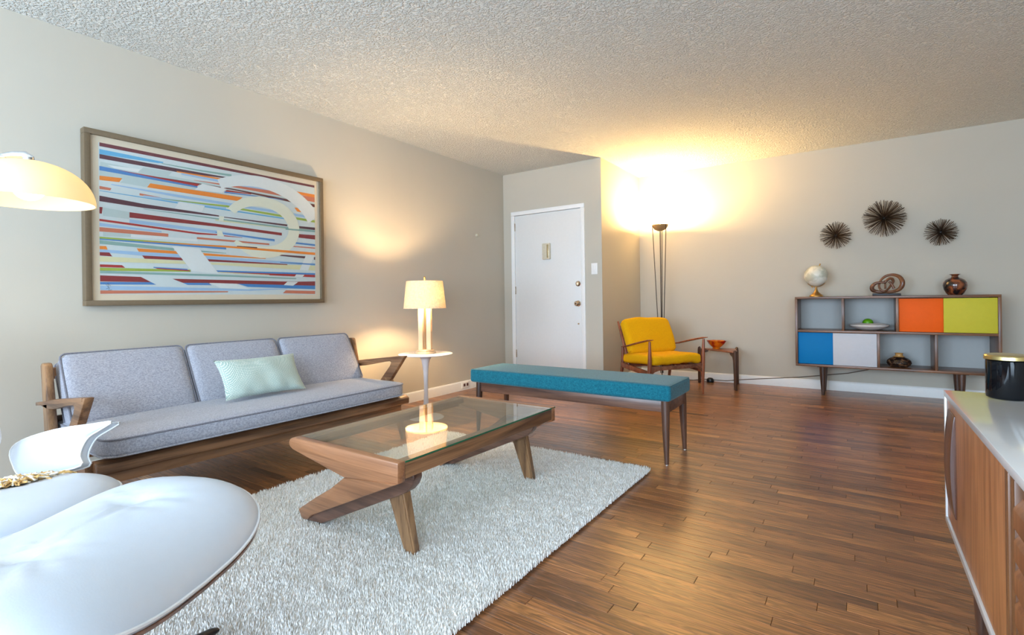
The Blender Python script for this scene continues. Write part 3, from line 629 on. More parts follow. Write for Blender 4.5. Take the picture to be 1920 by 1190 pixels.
('k',[(0.6441,0.308),(0.6389,0.3107),(0.6337,0.3135),(0.6286,0.3165),(0.6236,0.3197),(0.6188,0.3229),(0.614,0.3265),(0.6093,0.33),(0.6047,0.3336),(0.6002,0.3375),(0.5959,0.3415),(0.5916,0.3455),(0.5874,0.3497),(0.5834,0.354),(0.5795,0.3583),(0.5757,0.3628),(0.572,0.3674),(0.5684,0.3722),(0.5649,0.3769),(0.5616,0.3818),(0.5583,0.3867),(0.5553,0.3917),(0.5523,0.3967),(0.5494,0.4018),(0.5467,0.407),(0.5441,0.4122),(0.5415,0.4175),(0.5556,0.4375),(0.5591,0.4346),(0.5626,0.4318),(0.5662,0.4292),(0.5698,0.4267),(0.5735,0.4243),(0.5773,0.4221),(0.581,0.42),(0.5849,0.4181),(0.5888,0.4163),(0.5927,0.4146),(0.5966,0.4131),(0.6006,0.4116),(0.6046,0.4104),(0.6087,0.4092),(0.6127,0.4082),(0.6168,0.4073),(0.6209,0.4067),(0.625,0.406),(0.6291,0.4056),(0.6333,0.4053),(0.6374,0.4052),(0.6415,0.405),(0.6456,0.4051),(0.6497,0.4054),(0.6539,0.4057),(0.6579,0.4061)]),
('k',[(0.474,0.6115),(0.496,0.6108),(0.4924,0.5732),(0.4704,0.5742)]),
('k',[(0.4614,0.4994),(0.485,0.4982),(0.4931,0.4543),(0.4628,0.4548)]),
('o',[(0.155,0.3705),(0.5045,0.3838),(0.9985,0.3851),(0.9983,0.3619),(0.5044,0.3696),(0.1549,0.368)]),
('n',[(0.5569,0.3901),(0.6598,0.3917),(0.6597,0.3827),(0.5569,0.3843)]),
('t',[(0.8186,0.5761),(1,0.5876),(1,0.5711),(0.8185,0.5635)]),
('b',[(0.785,0.2803),(0.9975,0.2823),(0.9974,0.269),(0.7849,0.2741)]),
]
INK={'m':(112,48,58),'p':(92,52,64),'r':(172,45,45),'d':(140,42,48),'s':(98,172,214),'b':(78,132,192),'l':(158,190,222),'t':(138,172,166),'o':(236,136,46),'c':(202,118,92),'g':(158,178,74),'y':(218,214,172),'w':(222,226,226),'k':(226,226,208),'q':(186,202,202),'h':(206,216,218),'n':(100,40,40),'B':(60,130,196)}

AY0, AY1, AZ0, AZ1 = 1.003, 2.345, 1.014, 1.855
V = []; Fc = []; MI = []; keys = sorted(INK)
def addpoly(pts, key, x):
    i = len(V); V.extend([(x, AY0+u*(AY1-AY0), AZ0+v*(AZ1-AZ0)) for u, v in pts]); Fc.append(tuple(range(i, i+len(pts)))); MI.append(keys.index(key))
addpoly([(0, 0), (1, 0), (1, 1), (0, 1)], 'h', xm-.0012)
for i, (c, pts) in enumerate(ART): addpoly(pts, c, xm-.001+i*.00002)
me = bpy.data.meshes.new('print'); me.from_pydata(V, [], Fc); me.update()
for k in keys: me.materials.append(plain('ink_'+k, INK[k], .8, var=.015))
me.polygons.foreach_set('material_index', MI)
prt = link('print', me, None, pic, ang=None)
sg = NB()
for pth in ([(1.028, 1.07), (1.04, 1.05), (1.036, 1.075), (1.05, 1.06)], [(1.03, 1.045), (1.045, 1.05), (1.04, 1.035), (1.055, 1.04)]):
    tube([(xm+.0012, a, b_) for a, b_ in pth], .0008, 4, sg)
obj('signature', sg, plain('pencil', (60, 70, 100), .8), prt)
obj('picture_glass', box(xm+.004, xm+.006, FY0+fw-.002, FY1-fw+.002, FZ0+fw-.002, FZ1-fw+.002, 0), PICGLASS, pic)
# ------------------------------------------------------------------ glass coffee table
ct = thing('coffee_table', (-1.6, 1.7, 0), 'low walnut coffee table with glass top and angular ends on the white rug', 'table')
CY0, CY1, CTZ = 1.172, 2.235, .408
def endpanel(y, s):
    b = NB()
    # upper tapered arm, upright
    b = prism(xz([(-1.895, CTZ), (-1.918, .400), (-1.928, .384), (-1.922, .368), (-1.90, .358), (-1.575, .305), (-1.285, .335), (-1.285, CTZ)], y), (0, .036*s, 0), .006)
    # lower raking foot, leaning inward
    sh = lambda x, z: (x, y+s*(.31-z)*.33, z)
    prism([sh(*q) for q in [(-1.285, .338), (-1.56, .3065), (-1.578, .303), (-1.70, .228), (-1.82, .165), (-1.990, .070), (-1.992, .030), (-1.965, .018), (-1.905, .06)]], (0, .034*s, 0), .004, b)
    return obj('end_panel', b, WAL_PANEL, ct)
def beam(y, s):
    k_ = 0 if s > 0 else -.045
    b = prism(xz([(x_+k_, z_) for x_, z_ in [(-1.315, .345), (-1.312, .318), (-1.325, .292), (-1.348, .268), (-1.385, .247), (-1.45, .218), (-1.86, .030), (-1.95, .022), (-1.95, .055), (-1.56, .30), (-1.50, .345)]], y), (0, .045*s, 0), .006, seg=3)
    return obj('cross_beam', b, WAL_DARKX, ct)
def ctleg(y, s):
    b = NB(); o_ = 0 if s > 0 else -.045
    top = [(-1.475, .235), (-1.385, .275)]; 
    q0 = [(-1.478+o_, y-.022, .235), (-1.478+o_, y+.022, .235), (-1.398+o_, y+.022, .275), (-1.398+o_, y-.022, .275)]
    q1 = [(-1.410+o_, y+.016-.017, .010), (-1.410+o_, y+.016+.017, .010), (-1.355+o_, y+.016+.017, .010), (-1.355+o_, y+.016-.017, .010)]
    A = [b.verts.new(p) for p in q0]; B = [b.verts.new(p) for p in q1]
    b.faces.new(A); b.faces.new(B[::-1])
    for i in range(4): b.faces.new((A[i], A[(i+1) % 4], B[(i+1) % 4], B[i]))
    bmesh.ops.recalc_face_normals(b, faces=b.faces); bmesh.ops.bevel(b, geom=list(b.edges), offset=.006, segments=3, affect='EDGES')
    return obj('leg', b, WAL_Z, ct)
for y, s in ((CY0, 1), (CY1, -1)):
    endpanel(y, s); beam(y+(.10 if s > 0 else -.045), s); ctleg(y+(.142 if s > 0 else -.036), s)
rz = CTZ-.009
obj('side_rail', box(-1.31, -1.285, CY0+.036, CY1-.036, .345, rz, .003), WAL_Y, ct)
obj('side_rail', box(-1.925, -1.895, CY0+.036, CY1-.036, .350, rz, .003), WAL_Y, ct)
obj('glass_ledge', box(-1.345, -1.31, CY0+.036, CY1-.036, .372, rz-.001, .002), WAL_Y, ct)
obj('glass_ledge', box(-1.895, -1.86, CY0+.036, CY1-.036, .372, rz-.001, .002), WAL_Y, ct)
gl = obj('glass_top', box(-1.905, -1.287, CY0+.038, CY1+.001, rz+.001, rz+.007, 0), GLASS, ct)
obj('glass_edge', box(-1.288, -1.2855, CY0+.038, CY1+.002, rz+.001, rz+.0068, 0), EDGE, gl)
obj('glass_edge', box(-1.905, -1.287, CY1+.001, CY1+.0025, rz+.001, rz+.0068, 0), EDGE, gl)

# ------------------------------------------------------------------ teal bench
bn = thing('bench', (-1.61, 3.03, 0), 'long teal upholstered bench on a dark walnut frame with tapered legs', 'bench')
bm = cushion(.725, .205, .046, .018, (.006, .002), 26, .01); bm.transform(Matrix.Translation((-1.61, 3.035, .410))); bc = obj('bench_cushion', bm, TEAL, bn)
for zz in (.044,):
    obj('seam', tube([q+Vector((-1.61, 3.035, .410)) for q in rrect(.720, .200, .012, zz-.002)], .003, 6, closed=True), TEAL, bc)
for nm, q in (('long_rail', (-2.27, -.93, 2.858, 2.88)), ('long_rail', (-2.27, -.93, 3.19, 3.212)), ('short_rail', (-.925, -.905, 2.88, 3.19)), ('short_rail', (-2.295, -2.275, 2.88, 3.19))):
    obj(nm, box(q[0], q[1], q[2], q[3], .298, .363, .003), WAL_DARKX, bn)
for x, y, dx, dy in ((-.925, 2.868, .008, -.012), (-.925, 3.20, .008, .012), (-2.275, 2.868, -.008, -.012), (-2.275, 3.20, -.008, .012)):
    lg = obj('leg', tube([(x+dx*t, y+dy*t, .364-.358*t) for t in (0, .2, .5, 1)], [.0235, .0235, .020, .012], 20), WAL_DARK, bn)
    obj('glide', lathe([(.010, .006), (.011, 0), (0, 0)], (x+dx, y+dy, 0), 14), CHROME, lg)

# ------------------------------------------------------------------ pedestal side table and lamp
tt = thing('pedestal_table', (-2.94, 3.0, 0), 'small round white pedestal table between the sofa and the bench', 'table')
obj('table_top', lathe([(0, .508), (.12, .508), (.205, .513), (.219, .517), (.221, .5205), (.219, .523), (0, .523)], (-2.94, 3.0, 0), 64), WHITE, tt)
obj('pedestal', lathe([(0, .508), (.06, .508), (.048, .494), (.036, .47), (.027, .43), (.0205, .37), (.017, .30), (.0165, .24), (.018, .18), (.021, .12), (.027, .07), (.042, .035), (.08, .018), (.135, .008), (.143, .002), (.143, 0), (0, 0)], (-2.94, 3.0, 0), 48), WHITE, tt)
LX, LY = -2.94, 3.0
la = thing('table_lamp', (LX, LY, .523), 'lit table lamp with linen drum shade and acrylic columns on the round table', 'lamp')
obj('lamp_base', box(LX-.062, LX+.062, LY-.062, LY+.062, .5235, .540, .003), ACRYL, la)
obj('lamp_base_step', box(LX-.05, LX+.05, LY-.05, LY+.05, .5405, .556, .003), ACRYL, la)
rm = Matrix.Translation((LX, LY, 0)) @ Matrix.Rotation(R(35), 4, 'Z') @ Matrix.Translation((-LX, -LY, 0))
for dx in (-.033, .033):
    for dy in (-.022, .022):
        obj('column', box(LX+dx-.018, LX+dx+.018, LY+dy-.018, LY+dy+.018, .5565, .905, .003, mat=rm), ACRYL, la)
obj('lamp_rod', tube([(LX, LY, .54), (LX, LY, 1.145)], .0035, 8), BRASS, la)
sh = obj('lamp_shade', lathe([(.172, .893), (.148, 1.116), (.1465, 1.116), (.1705, .893), (.172, .893)], (LX, LY, 0), 64), LINEN, la)
obj('shade_trim', tube([(LX+.172*math.cos(a*math.pi/24), LY+.172*math.sin(a*math.pi/24), .894) for a in range(48)], .0018, 6, closed=True), LINEN, sh)
obj('shade_spider', tube([(LX-.146, LY, 1.108), (LX+.146, LY, 1.108)], .002, 6, tube([(LX, LY-.146, 1.108), (LX, LY+.146, 1.108)], .002, 6)), BRASS, sh)
obj('finial', lathe([(0, 1.158), (.006, 1.152), (.008, 1.145), (.005, 1.136), (.007, 1.128), (.004, 1.118), (0, 1.116)], (LX, LY, 0), 16), BRASS, la)
obj('light_bulb', lathe([(0, 1.045), (.018, 1.04), (.029, 1.02), (.03, 1.0), (.02, .975), (.013, .955), (.012, .935), (0, .93)], (LX+.028, LY-.03, 0), 20), GLOW, la)
bpy.data.objects['table_lamp_light'].location = (LX+.028, LY-.03, 1.005)
bpy.data.objects['table_lamp_light'].data.shadow_soft_size = .035

# ------------------------------------------------------------------ torchiere in the corner
TX, TY = -1.87, 5.70
to = thing('floor_lamp', (TX, TY, 0), 'tall torchiere floor lamp with thin bronze rods glowing in the corner behind the yellow chair', 'lamp')
obj('lamp_base', lathe([(0, .075), (.012, .074), (.02, .06), (.045, .045), (.10, .022), (.135, .010), (.14, .003), (.14, 0), (0, 0)], (TX, TY, 0), 48), BRASS, to)
obj('pole', tube([(TX, TY, .06), (TX, TY, 1.72)], .0055, 10), BRONZE, to)
for k in range(3):
    a = R(215+120*k)
    obj('rod', tube([(TX+math.cos(a)*(.014+.074*t), TY+math.sin(a)*(.014+.074*t), .10+1.68*t) for t in (0, .15, .4, .7, 1)], .0045, 8), BRONZE, to)
obj('bowl', lathe([(0, 1.715), (.03, 1.718), (.06, 1.733), (.08, 1.757), (.09, 1.785), (.087, 1.785), (.077, 1.759), (.058, 1.738), (0, 1.722)], (TX, TY, 0), 48), plain('satin_brass_bowl', (176, 142, 96), .45, .35), to)
obj('halogen_bulb', lathe([(0, 1.80), (.012, 1.795), (.015, 1.775), (.012, 1.745), (0, 1.735)], (TX, TY, 0), 16), emis('halogen', (1, .88, .66), 60), to)
bpy.data.objects['torchiere_light'].location = (TX, TY, 1.776)

# ------------------------------------------------------------------ yellow armchair
yc = thing('armchair', (-1.60, 5.05, 0), 'low teak armchair with mustard yellow cushions beneath the tall floor lamp', 'chair')
CM = frame((-1.46, 4.89, 0), (.528, .849, 0), (-.849, .528, 0), (0, 0, 1))
def T(pts): return [CM @ Vector(p) for p in pts]
for s in (-1, 1):
    x = .325*s
    obj('leg', tube(T([(x, 0, 0), (x, 0, .12), (x, 0, .26), (x, -.005, .36), (x+.004*s, -.012, .545)]), [.009, .013, .020, .019, .011], 14, flat=(1, 1)), TEAK, yc)
    obj('leg', tube(T([(x*.97, .50, 0), (x*.96, .465, .16), (x*.95, .44, .30), (x*.95, .435, .47)]), [.010, .015, .018, .011], 14), TEAK, yc)
    obj('armrest', tube(T([(x+.006*s, -.06, .563), (x+.006*s, 0, .556), (x+.002*s, .15, .525), (x-.004*s, .32, .485), (x*.95, .45, .462)]), [.005, .014, .016, .014, .008], 12, flat=(1.5, .62)), TEAK, yc)
    obj('side_rail', prism(T([(x-.011, 0, .215), (x-.011, 0, .262), (x-.011, .44, .305), (x-.011, .44, .262)]), CM.to_3x3() @ Vector((.022, 0, 0)), .003), TEAK, yc)
    obj('back_post', tube(T([(x*.86, .36, .235), (x*.86, .42, .40), (x*.87, .49, .58), (x*.88, .545, .715)]), [.013, .015, .014, .010], 12), TEAK, yc)
# arched front rail
top = [(-.315, -.011, .305), (.315, -.011, .305)]; bot = [(.315*math.cos(math.pi*k/12), -.011, .205+.062*min(1, 1.6*math.sin(math.pi*k/12))) for k in range(13)]
obj('front_rail', prism(T(top+bot), CM.to_3x3() @ Vector((0, .022, 0)), .002), TEAK_X, yc)
obj('rear_rail', prism(T([(-.30, .43, .25), (.30, .43, .25), (.30, .43, .295), (-.30, .43, .295)]), CM.to_3x3() @ Vector((0, .02, 0)), .002), TEAK_X, yc)
for i in range(5):
    z = .42+i*.062; y = .425+(z-.40)*.385+.012
    obj('back_slat', tube(T([(-.28, y, z), (0, y+.012, z), (.28, y, z)]), .009, 8, flat=(1, .5)), TEAK_X, yc)
for i in range(4): xx = -.22+i*.147; obj('seat_slat', prism(T([(xx-.02, .01, .298), (xx+.02, .01, .298), (xx+.02, .43, .285), (xx-.02, .43, .285)]), (0, 0, .008), 0), TEAK, yc)
bm = cushion(.300, .255, .044, .03, (.012, .008), 18, .05, .018, 3)
for v in bm.verts:
    if v.co.y < -.15: v.co += Vector((0, 0, .004*math.sin(v.co.x*55+v.co.z*40)*(abs(v.co.x) < .27)))
bm.transform(CM @ Matrix.Translation((0, .225, .353)) @ Matrix.Rotation(R(-2.5), 4, 'X')); obj('seat_cushion', bm, YEL, yc)
bm = cushion(.290, .185, .045, .03, (.014, .006), 16, .04, .014, 9)
bm.transform(CM @ Matrix.Translation((0, .415, .565)) @ Matrix.Rotation(R(68), 4, 'X')); obj('back_cushion', bm, YEL, yc)

# ------------------------------------------------------------------ three legged side table, bowl, cord
st = thing('side_table', (-1.24, 5.78, 0), 'small brown three-legged wooden side table right of the yellow armchair', 'table')
cor = [Vector((-1.065, 5.53, .375)), Vector((-1.475, 5.83, .375)), Vector((-1.125, 5.915, .375))]; cc = sum(cor, Vector())/3
pts = []
for i, p_ in enumerate(cor):
    a, c_ = cor[(i-1) % 3], cor[(i+1) % 3]
    A = p_.lerp(a, .13); B = p_.lerp(c_, .13)
    for k in range(6): t = k/5; pts.append(A*(1-t)**2+p_*2*t*(1-t)+B*t*t)
    mid = (p_+c_)/2; pts.append(mid+(mid-cc).normalized()*.02)
obj('table_top', prism(pts, (0, 0, .016), .004), TEAK_X, st)
for p_ in cor:
    d = (p_-cc); d.z = 0; d.normalize(); sd = Vector((-d.y, d.x, 0))
    def q_(r, z, w=0): return p_+d*r+Vector((0, 0, z-.375))+sd*w
    prof = [q_(.012, .408, -.012), q_(.026, .396, -.012), q_(.03, .37, -.012), q_(.03, 0, -.012), q_(.008, 0, -.012), q_(-.012, .30, -.012), q_(-.03, .335, -.012), q_(-.085, .355, -.012), q_(-.09, .374, -.012), q_(-.01, .374, -.012), q_(.002, .392, -.012)]
    obj('leg', prism(prof, sd*.024, .003), WAL_DARK, st)
bw = Vector((-1.30, 5.80, .3915)); m, nt, p, N, L = newmat('amber_glass'); setp(p, Base_Color=srgb((228, 78, 20)), Roughness=.12, Transmission_Weight=.45, IOR=1.3)
tc = N.new('ShaderNodeTexCoord'); n_1 = N.new('ShaderNodeTexNoise'); n_1.inputs['Scale'].default_value = 16; L.new(tc.outputs['Object'], n_1.inputs['Vector']); cr = N.new('ShaderNodeValToRGB')
cr.color_ramp.elements[0].position = .4; cr.color_ramp.elements[0].color = srgb((196, 40, 16)); cr.color_ramp.elements[1].position = .62; cr.color_ramp.elements[1].color = srgb((255, 150, 30)); L.new(n_1.outputs['Fac'], cr.inputs['Fac']); L.new(cr.outputs['Color'], p.inputs['Base Color'])
b = NB(); prof = [(0, 0), (.038, 0), (.042, .004), (.036, .014), (.05, .024), (.078, .055), (.095, .082), (.099, .088), (.093, .086), (.072, .058), (.045, .030), (0, .022)]
lathe(prof, bw, 36, b)
for v in b.verts:
    r_v = math.hypot(v.co.x-bw.x, v.co.y-bw.y); a = math.atan2(v.co.y-bw.y, v.co.x-bw.x)
    if v.co.z > bw.z+.03: f = 1+.05*math.cos(a*6); v.co.x = bw.x+(v.co.x-bw.x)*f; v.co.y = bw.y+(v.co.y-bw.y)*f
o = obj('glass_bowl', b, m, None, tuple(bw)); prop(o, 'orange and red glass bowl on the three-legged side table', 'bowl')
cord = tube([(-1.83, 5.72, .008), (-1.62, 5.90, .006), (-1.47, 5.985, .02), (-1.25, 5.995, .018), (-1.034, 6.0, .05), (-.75, 6.0, .085), (-.525, 6.0, .113), (-.335, 6.0, .145), (-.109, 6.0, .183), (.051, 6.0, .228), (.2, 6.0, .30)], .0042, 8)
o = obj('power_cord', cord, plain('brown_cord', (96, 82, 70), .6), None, (-1.25, 5.995, .0)); prop(o, 'thin brown power cord running along the back wall baseboard', 'cord')
fs = obj('foot_switch', lathe([(0, .05), (.02, .048), (.036, .035), (.04, .018), (.035, 0), (0, 0)], (-1.40, 5.93, .001), 24), BLACK, None, (-1.40, 5.93, 0)); prop(fs, 'small round black foot switch on the floor beside the side table leg', 'switch')

# ------------------------------------------------------------------ bookcase
bk = thing('bookcase', (.21, 5.82, 0), 'long low walnut bookcase with blue, white, orange and yellow sliding doors against the back wall', 'bookcase')
BX0, BX1, BY0, BY1, BZ0, BZ1, t = -.527, .942, 5.62, 5.985, .276, .945, .021
obj('top_board', box(BX0, BX1, BY0, BY1, BZ1-t, BZ1, .002), WAL_CASE, bk); obj('bottom_board', box(BX0, BX1, BY0, BY1, BZ0, BZ0+t, .002), WAL_CASE, bk)
obj('side_board', box(BX0, BX0+t, BY0, BY1, BZ0+t, BZ1-t, .002), WAL_CASEZ, bk); obj('side_board', box(BX1-t, BX1, BY0, BY1, BZ0+t, BZ1-t, .002), WAL_CASEZ, bk)
obj('middle_shelf', box(BX0+t, BX1-t, BY0+.003, BY1-.012, .604, .624, .0015), WAL_CASE, bk)
for x, z0, z1 in ((-.146, .624, .924), (.258, .624, .924), (.120, .297, .604), (.522, .297, .604)): obj('divider', box(x, x+.020, BY0+.004, BY1-.012, z0, z1, .0015), WAL_CASEZ, bk)
BACKP = plain('grey_back_panel', (180, 181, 178), .6, var=.01)
obj('back_panel', box(BX0+t, BX1-t, BY1-.012, BY1-.004, BZ0+t, BZ1-t, 0), BACKP, bk)
for nm, c, x0, x1, z0, z1, yy in (('orange', (250, 100, 16), .280, .595, .626, .918, 5.650), ('yellow', (206, 194, 58), .582, .920, .626, .918, 5.632), ('blue', (0, 124, 186), -.505, -.205, .299, .600, 5.650), ('white', (208, 208, 212), -.218, .118, .299, .600, 5.632)):
    mt = plain(nm+'_lacquer', c, .6, var=.015, Specular_IOR_Level=.2)
    d = obj('sliding_door', box(x0, x1, yy, yy+.012, z0, z1, .0015), mt, bk); d['label'] = nm+' sliding door panel'
    px0 = x1-.035 if nm in ('orange',) else (x0+.012)
for x, y in ((-.305, 5.69), (-.305, 5.93), (.70, 5.69), (.70, 5.93)):
    lg = obj('leg', tube([(x, y, .272), (x, y, .2), (x, y, 0)], [.030, .027, .014], 20), WAL_DARK, bk)
    obj('leg_plate', box(x-.045, x+.045, y-.03, y+.03, .268, .2765, .002), BLACK, lg)
ZT = BZ1+.0005
# globe
gb = thing('desk_globe', (-.358, 5.80, ZT), 'small cream desk globe on a brass stand at the left end of the bookcase top', 'globe')
m, nt, p, N, L = newmat('antique_globe_paper'); setp(p, Roughness=.4); tc = N.new('ShaderNodeTexCoord'); n1 = N.new('ShaderNodeTexNoise'); n1.inputs['Scale'].default_value = 11; n1.inputs['Detail'].default_value = 6; L.new(tc.outputs['Object'], n1.inputs['Vector'])
cr = N.new('ShaderNodeValToRGB'); e = cr.color_ramp.elements; e[0].position = .45; e[0].color = srgb((226, 222, 206)); e[1].position = .56; e[1].color = srgb((192, 190, 170)); L.new(n1.outputs['Fac'], cr.inputs['Fac']); L.new(cr.outputs['Color'], p.inputs['Base Color'])
gc = Vector((-.358, 5.80, 1.150)); gr_ = .102
b = NB(); bmesh.ops.create_uvsphere(b, u_segments=36, v_segments=20, radius=gr_); b.transform(Matrix.Translation(gc)); obj('globe_ball', b, m, gb)
ax = Vector((.30, 0, .95)).normalized()
mer = [gc+(ax*math.cos(R(a))+Vector((ax.z, 0, -ax.x))*math.sin(R(a)))*(gr_+.008) for a in range(0, 190, 10)]
mer = [gc+(ax*math.cos(R(a))+Vector((-ax.z*.15, .985, ax.x*.15))*math.sin(R(a)))*(gr_+.008) for a in range(0, 190, 10)]
obj('meridian_arm', tube(mer, .0035, 8), BRASS, gb); obj('axis_pin', tube([gc+ax*(gr_-.002), gc+ax*(gr_+.022)], [.005, .007], 10), BRASS, gb); obj('axis_pin', tube([gc-ax*(gr_-.002), gc-ax*(gr_+.018)], [.005, .006], 10), BRASS, gb)
obj('cradle', tube([gc+Vector((math.sin(R(a))*.9, 0, -math.cos(R(a))))*(gr_+.007) for a in range(-48, 49, 8)], .0032, 8), BRASS, gb)
obj('stand', lathe([(0, 1.044), (.006, 1.044), (.009, 1.03), (.013, 1.012), (.02, .992), (.04, .972), (.056, .960), (.06, .950), (.06, ZT), (0, ZT)], (-.358, 5.80, 0), 36), BRASS, gb)
# knot sculpture
ks = thing('knot_sculpture', (.20, 5.79, ZT), 'brown looping knot sculpture on a black plinth at the middle of the bookcase top', 'sculpture')
obj('plinth', box(.092, .302, 5.745, 5.835, ZT, ZT+.022, .003), plain('black_plinth', (34, 36, 44), .5), ks)
kp = [(960, 790, 0), (1110, 740, -20), (1200, 640, -30), (1215, 520, -30), (1150, 400, -10), (1030, 335, 10), (900, 325, 20), (760, 360, 20), (650, 440, 10), (590, 540, 0), (570, 640, -10), (620, 740, -20), (720, 780, -20), (820, 720, 0), (900, 620, 25), (965, 520, 25), (950, 450, 15), (880, 425, 0), (800, 470, -20), (740, 530, -25), (600, 530, -25), (460, 560, -15), (370, 650, 0), (390, 740, 10), (500, 780, 15), (640, 800, 10), (760, 790, 20), (830, 800, 10)]
kr = [.013, .017, .020, .020, .017, .014, .012, .011, .010, .010, .009, .009, .009, .009, .010, .012, .013, .012, .011, .010, .010, .014, .018, .018, .015, .012, .012, .012]
def kw(q): return Vector((.079+(q[0]/14.87+1610-1632)*.00394, 5.79+q[2]*.0008, .966+(550-(490+q[1]/14.87))*.00493))
W = [kw(q) for q in kp]; zmin = min(a.z-r for a, r in zip(W, kr)); W = [a+Vector((0, 0, ZT+.022-zmin)) for a in W]
def cat(Ps, rr, n=5):
    o1, o2 = [], []; K = len(Ps)
    for i in range(K):
        p0, p1, p2, p3 = Ps[i-1], Ps[i], Ps[(i+1) % K], Ps[(i+2) % K]
        for k in range(n):
            t_ = k/n; o1.append(.5*((2*p1)+(-p0+p2)*t_+(2*p0-5*p1+4*p2-p3)*t_*t_+(-p0+3*p1-3*p2+p3)*t_**3)); o2.append(rr[i]*(1-t_)+rr[(i+1) % K]*t_)
    return o1, o2
c1, c2 = cat(W, kr); obj('knot', tube(c1, c2, 12, closed=True), wood('carved_knot_wood', (82, 48, 30), (136, 88, 58), 'x', rough=.3), ks)
obj('inner_strut', tube([kw((740, 540, 5))+Vector((0, 0, .004)), kw((745, 640, 12)), kw((745, 760, 5))], [.009, .008, .009], 10, tube([kw((850, 560, -8)), kw((930, 640, -4)), kw((990, 760, 0))], [.010, .010, .012], 10)), bpy.data.materials['carved_knot_wood'], ks)
# vases
def glaze(name, a, b_, c_, sc_=14, pos=(.4, .55)):
    m, nt, p, N, L = newmat(name); setp(p, Roughness=.12, Coat_Weight=.6); tc = N.new('ShaderNodeTexCoord'); n = N.new('ShaderNodeTexNoise'); n.inputs['Scale'].default_value = sc_; n.inputs['Detail'].default_value = 3; n.inputs['Distortion'].default_value = 1.2
    L.new(tc.outputs['Object'], n.inputs['Vector']); r = N.new('ShaderNodeValToRGB'); r.color_ramp.elements[0].position = pos[0]; r.color_ramp.elements[0].color = srgb(a); r.color_ramp.elements[1].position = pos[1]; r.color_ramp.elements[1].color = srgb(c_); q = r.color_ramp.elements.new(sum(pos)/2); q.color = srgb(b_)
    L.new(n.outputs['Fac'], r.inputs['Fac']); L.new(r.outputs['Color'], p.inputs['Base Color']); return m
o = obj('ceramic_vase', lathe([(0, 0), (.048, 0), (.062, .018), (.078, .05), (.0835, .082), (.08, .108), (.066, .130), (.042, .145), (.026, .152), (.022, .163), (.028, .172), (.040, .178), (.038, .180), (.024, .174), (.018, .165), (.02, .15), (0, .14)], (.678, 5.80, ZT), 44), glaze('brown_glaze', (22, 20, 22), (100, 50, 30), (150, 84, 48), 11, (.42, .6)), None, (.678, 5.80, ZT))
prop(o, 'glossy brown and black ceramic vase at the right end of the bookcase top', 'vase')
o = obj('squat_vase', lathe([(0, 0), (.06, 0), (.082, .016), (.094, .038), (.088, .062), (.066, .082), (.042, .094), (.028, .104), (.026, .114), (.032, .124), (.028, .125), (.020, .114), (.02, .104), (0, .09)], (.283, 5.77, BZ0+t+.0005), 44), glaze('drip_glaze', (34, 26, 24), (74, 50, 38), (150, 110, 76), 30, (.45, .72)), None, (.283, 5.77, BZ0+t+.0005))
obj('neck', lathe([(.045, .0935), (.0285, .1045), (.0265, .114), (.0325, .1245), (.028, .1265), (.0195, .114)], (.283, 5.77, BZ0+t+.0005), 40), plain('tan_glaze', (204, 156, 92), .25, var=.12), o); prop(o, 'squat brown pot with a tan neck in the lower open bay of the bookcase', 'vase')
wb = (.065, 5.795, .6245)
o = obj('white_bowl', lathe([(0, 0), (.055, 0), (.09, .008), (.135, .026), (.155, .042), (.152, .052), (.12, .063), (.08, .068), (.078, .064), (.115, .056), (.142, .044), (.10, .022), (0, .012)], wb, 56), plain('white_ceramic', (222, 214, 208), .3, var=.02), None, wb); prop(o, 'wide shallow white bowl in the upper open bay of the bookcase', 'bowl')
b = NB(); bmesh.ops.create_uvsphere(b, u_segments=24, v_segments=14, radius=.043); b.transform(Matrix.Translation((.055, 5.79, .6245+.070)) @ Matrix.Scale(.92, 4, (0, 0, 1)))
o = obj('green_ball', b, plain('green_skin', (92, 160, 16), .35), None, (.055, 5.79, .66)); prop(o, 'bright green ball sitting in the white bowl', 'ball')

# ------------------------------------------------------------------ three wire starbursts
SPK = plain('blackened_brass_wire', (92, 74, 58), .45, .75); HUB = plain('black_hub', (22, 20, 20), .35, .5)
def starburst(x, z, r, n, label, seed):
    s = thing('starburst', (x, YB, z), label, 'wall ornament', 'starburst wall ornaments'); rr = random.Random(seed); c = Vector((x, YB-.075, z)); b = NB()
    for k in range(n):
        zz = 1-1.12*(k+.5)/n; an = k*2.39996+rr.uniform(-.1, .1); q = math.sqrt(max(0, 1-zz*zz)); d = Vector((q*math.cos(an), -max(zz, -.25)*.75, q*math.sin(an))).normalized()
        L_ = r*rr.uniform(.93, 1.04); tube([c+d*.012, c+d*L_], [.0016, .0022], 5, b)
    o = obj('spikes', b, SPK, s, ang=None); o['kind'] = 'stuff'
    b = NB(); bmesh.ops.create_icosphere(b, subdivisions=2, radius=.024); b.transform(Matrix.Translation(c)); obj('hub', b, HUB, s)
    obj('mount', tube([c, (x, YB, z)], .005, 8), HUB, s)
starburst(-.195, 1.549, .135, 150, 'left small wire starburst on the back wall above the globe', 1)
starburst(.193, 1.680, .172, 210, 'large middle wire starburst high on the back wall above the knot sculpture', 2)
starburst(.603, 1.512, .122, 140, 'right small wire starburst on the back wall above the brown vase', 3)

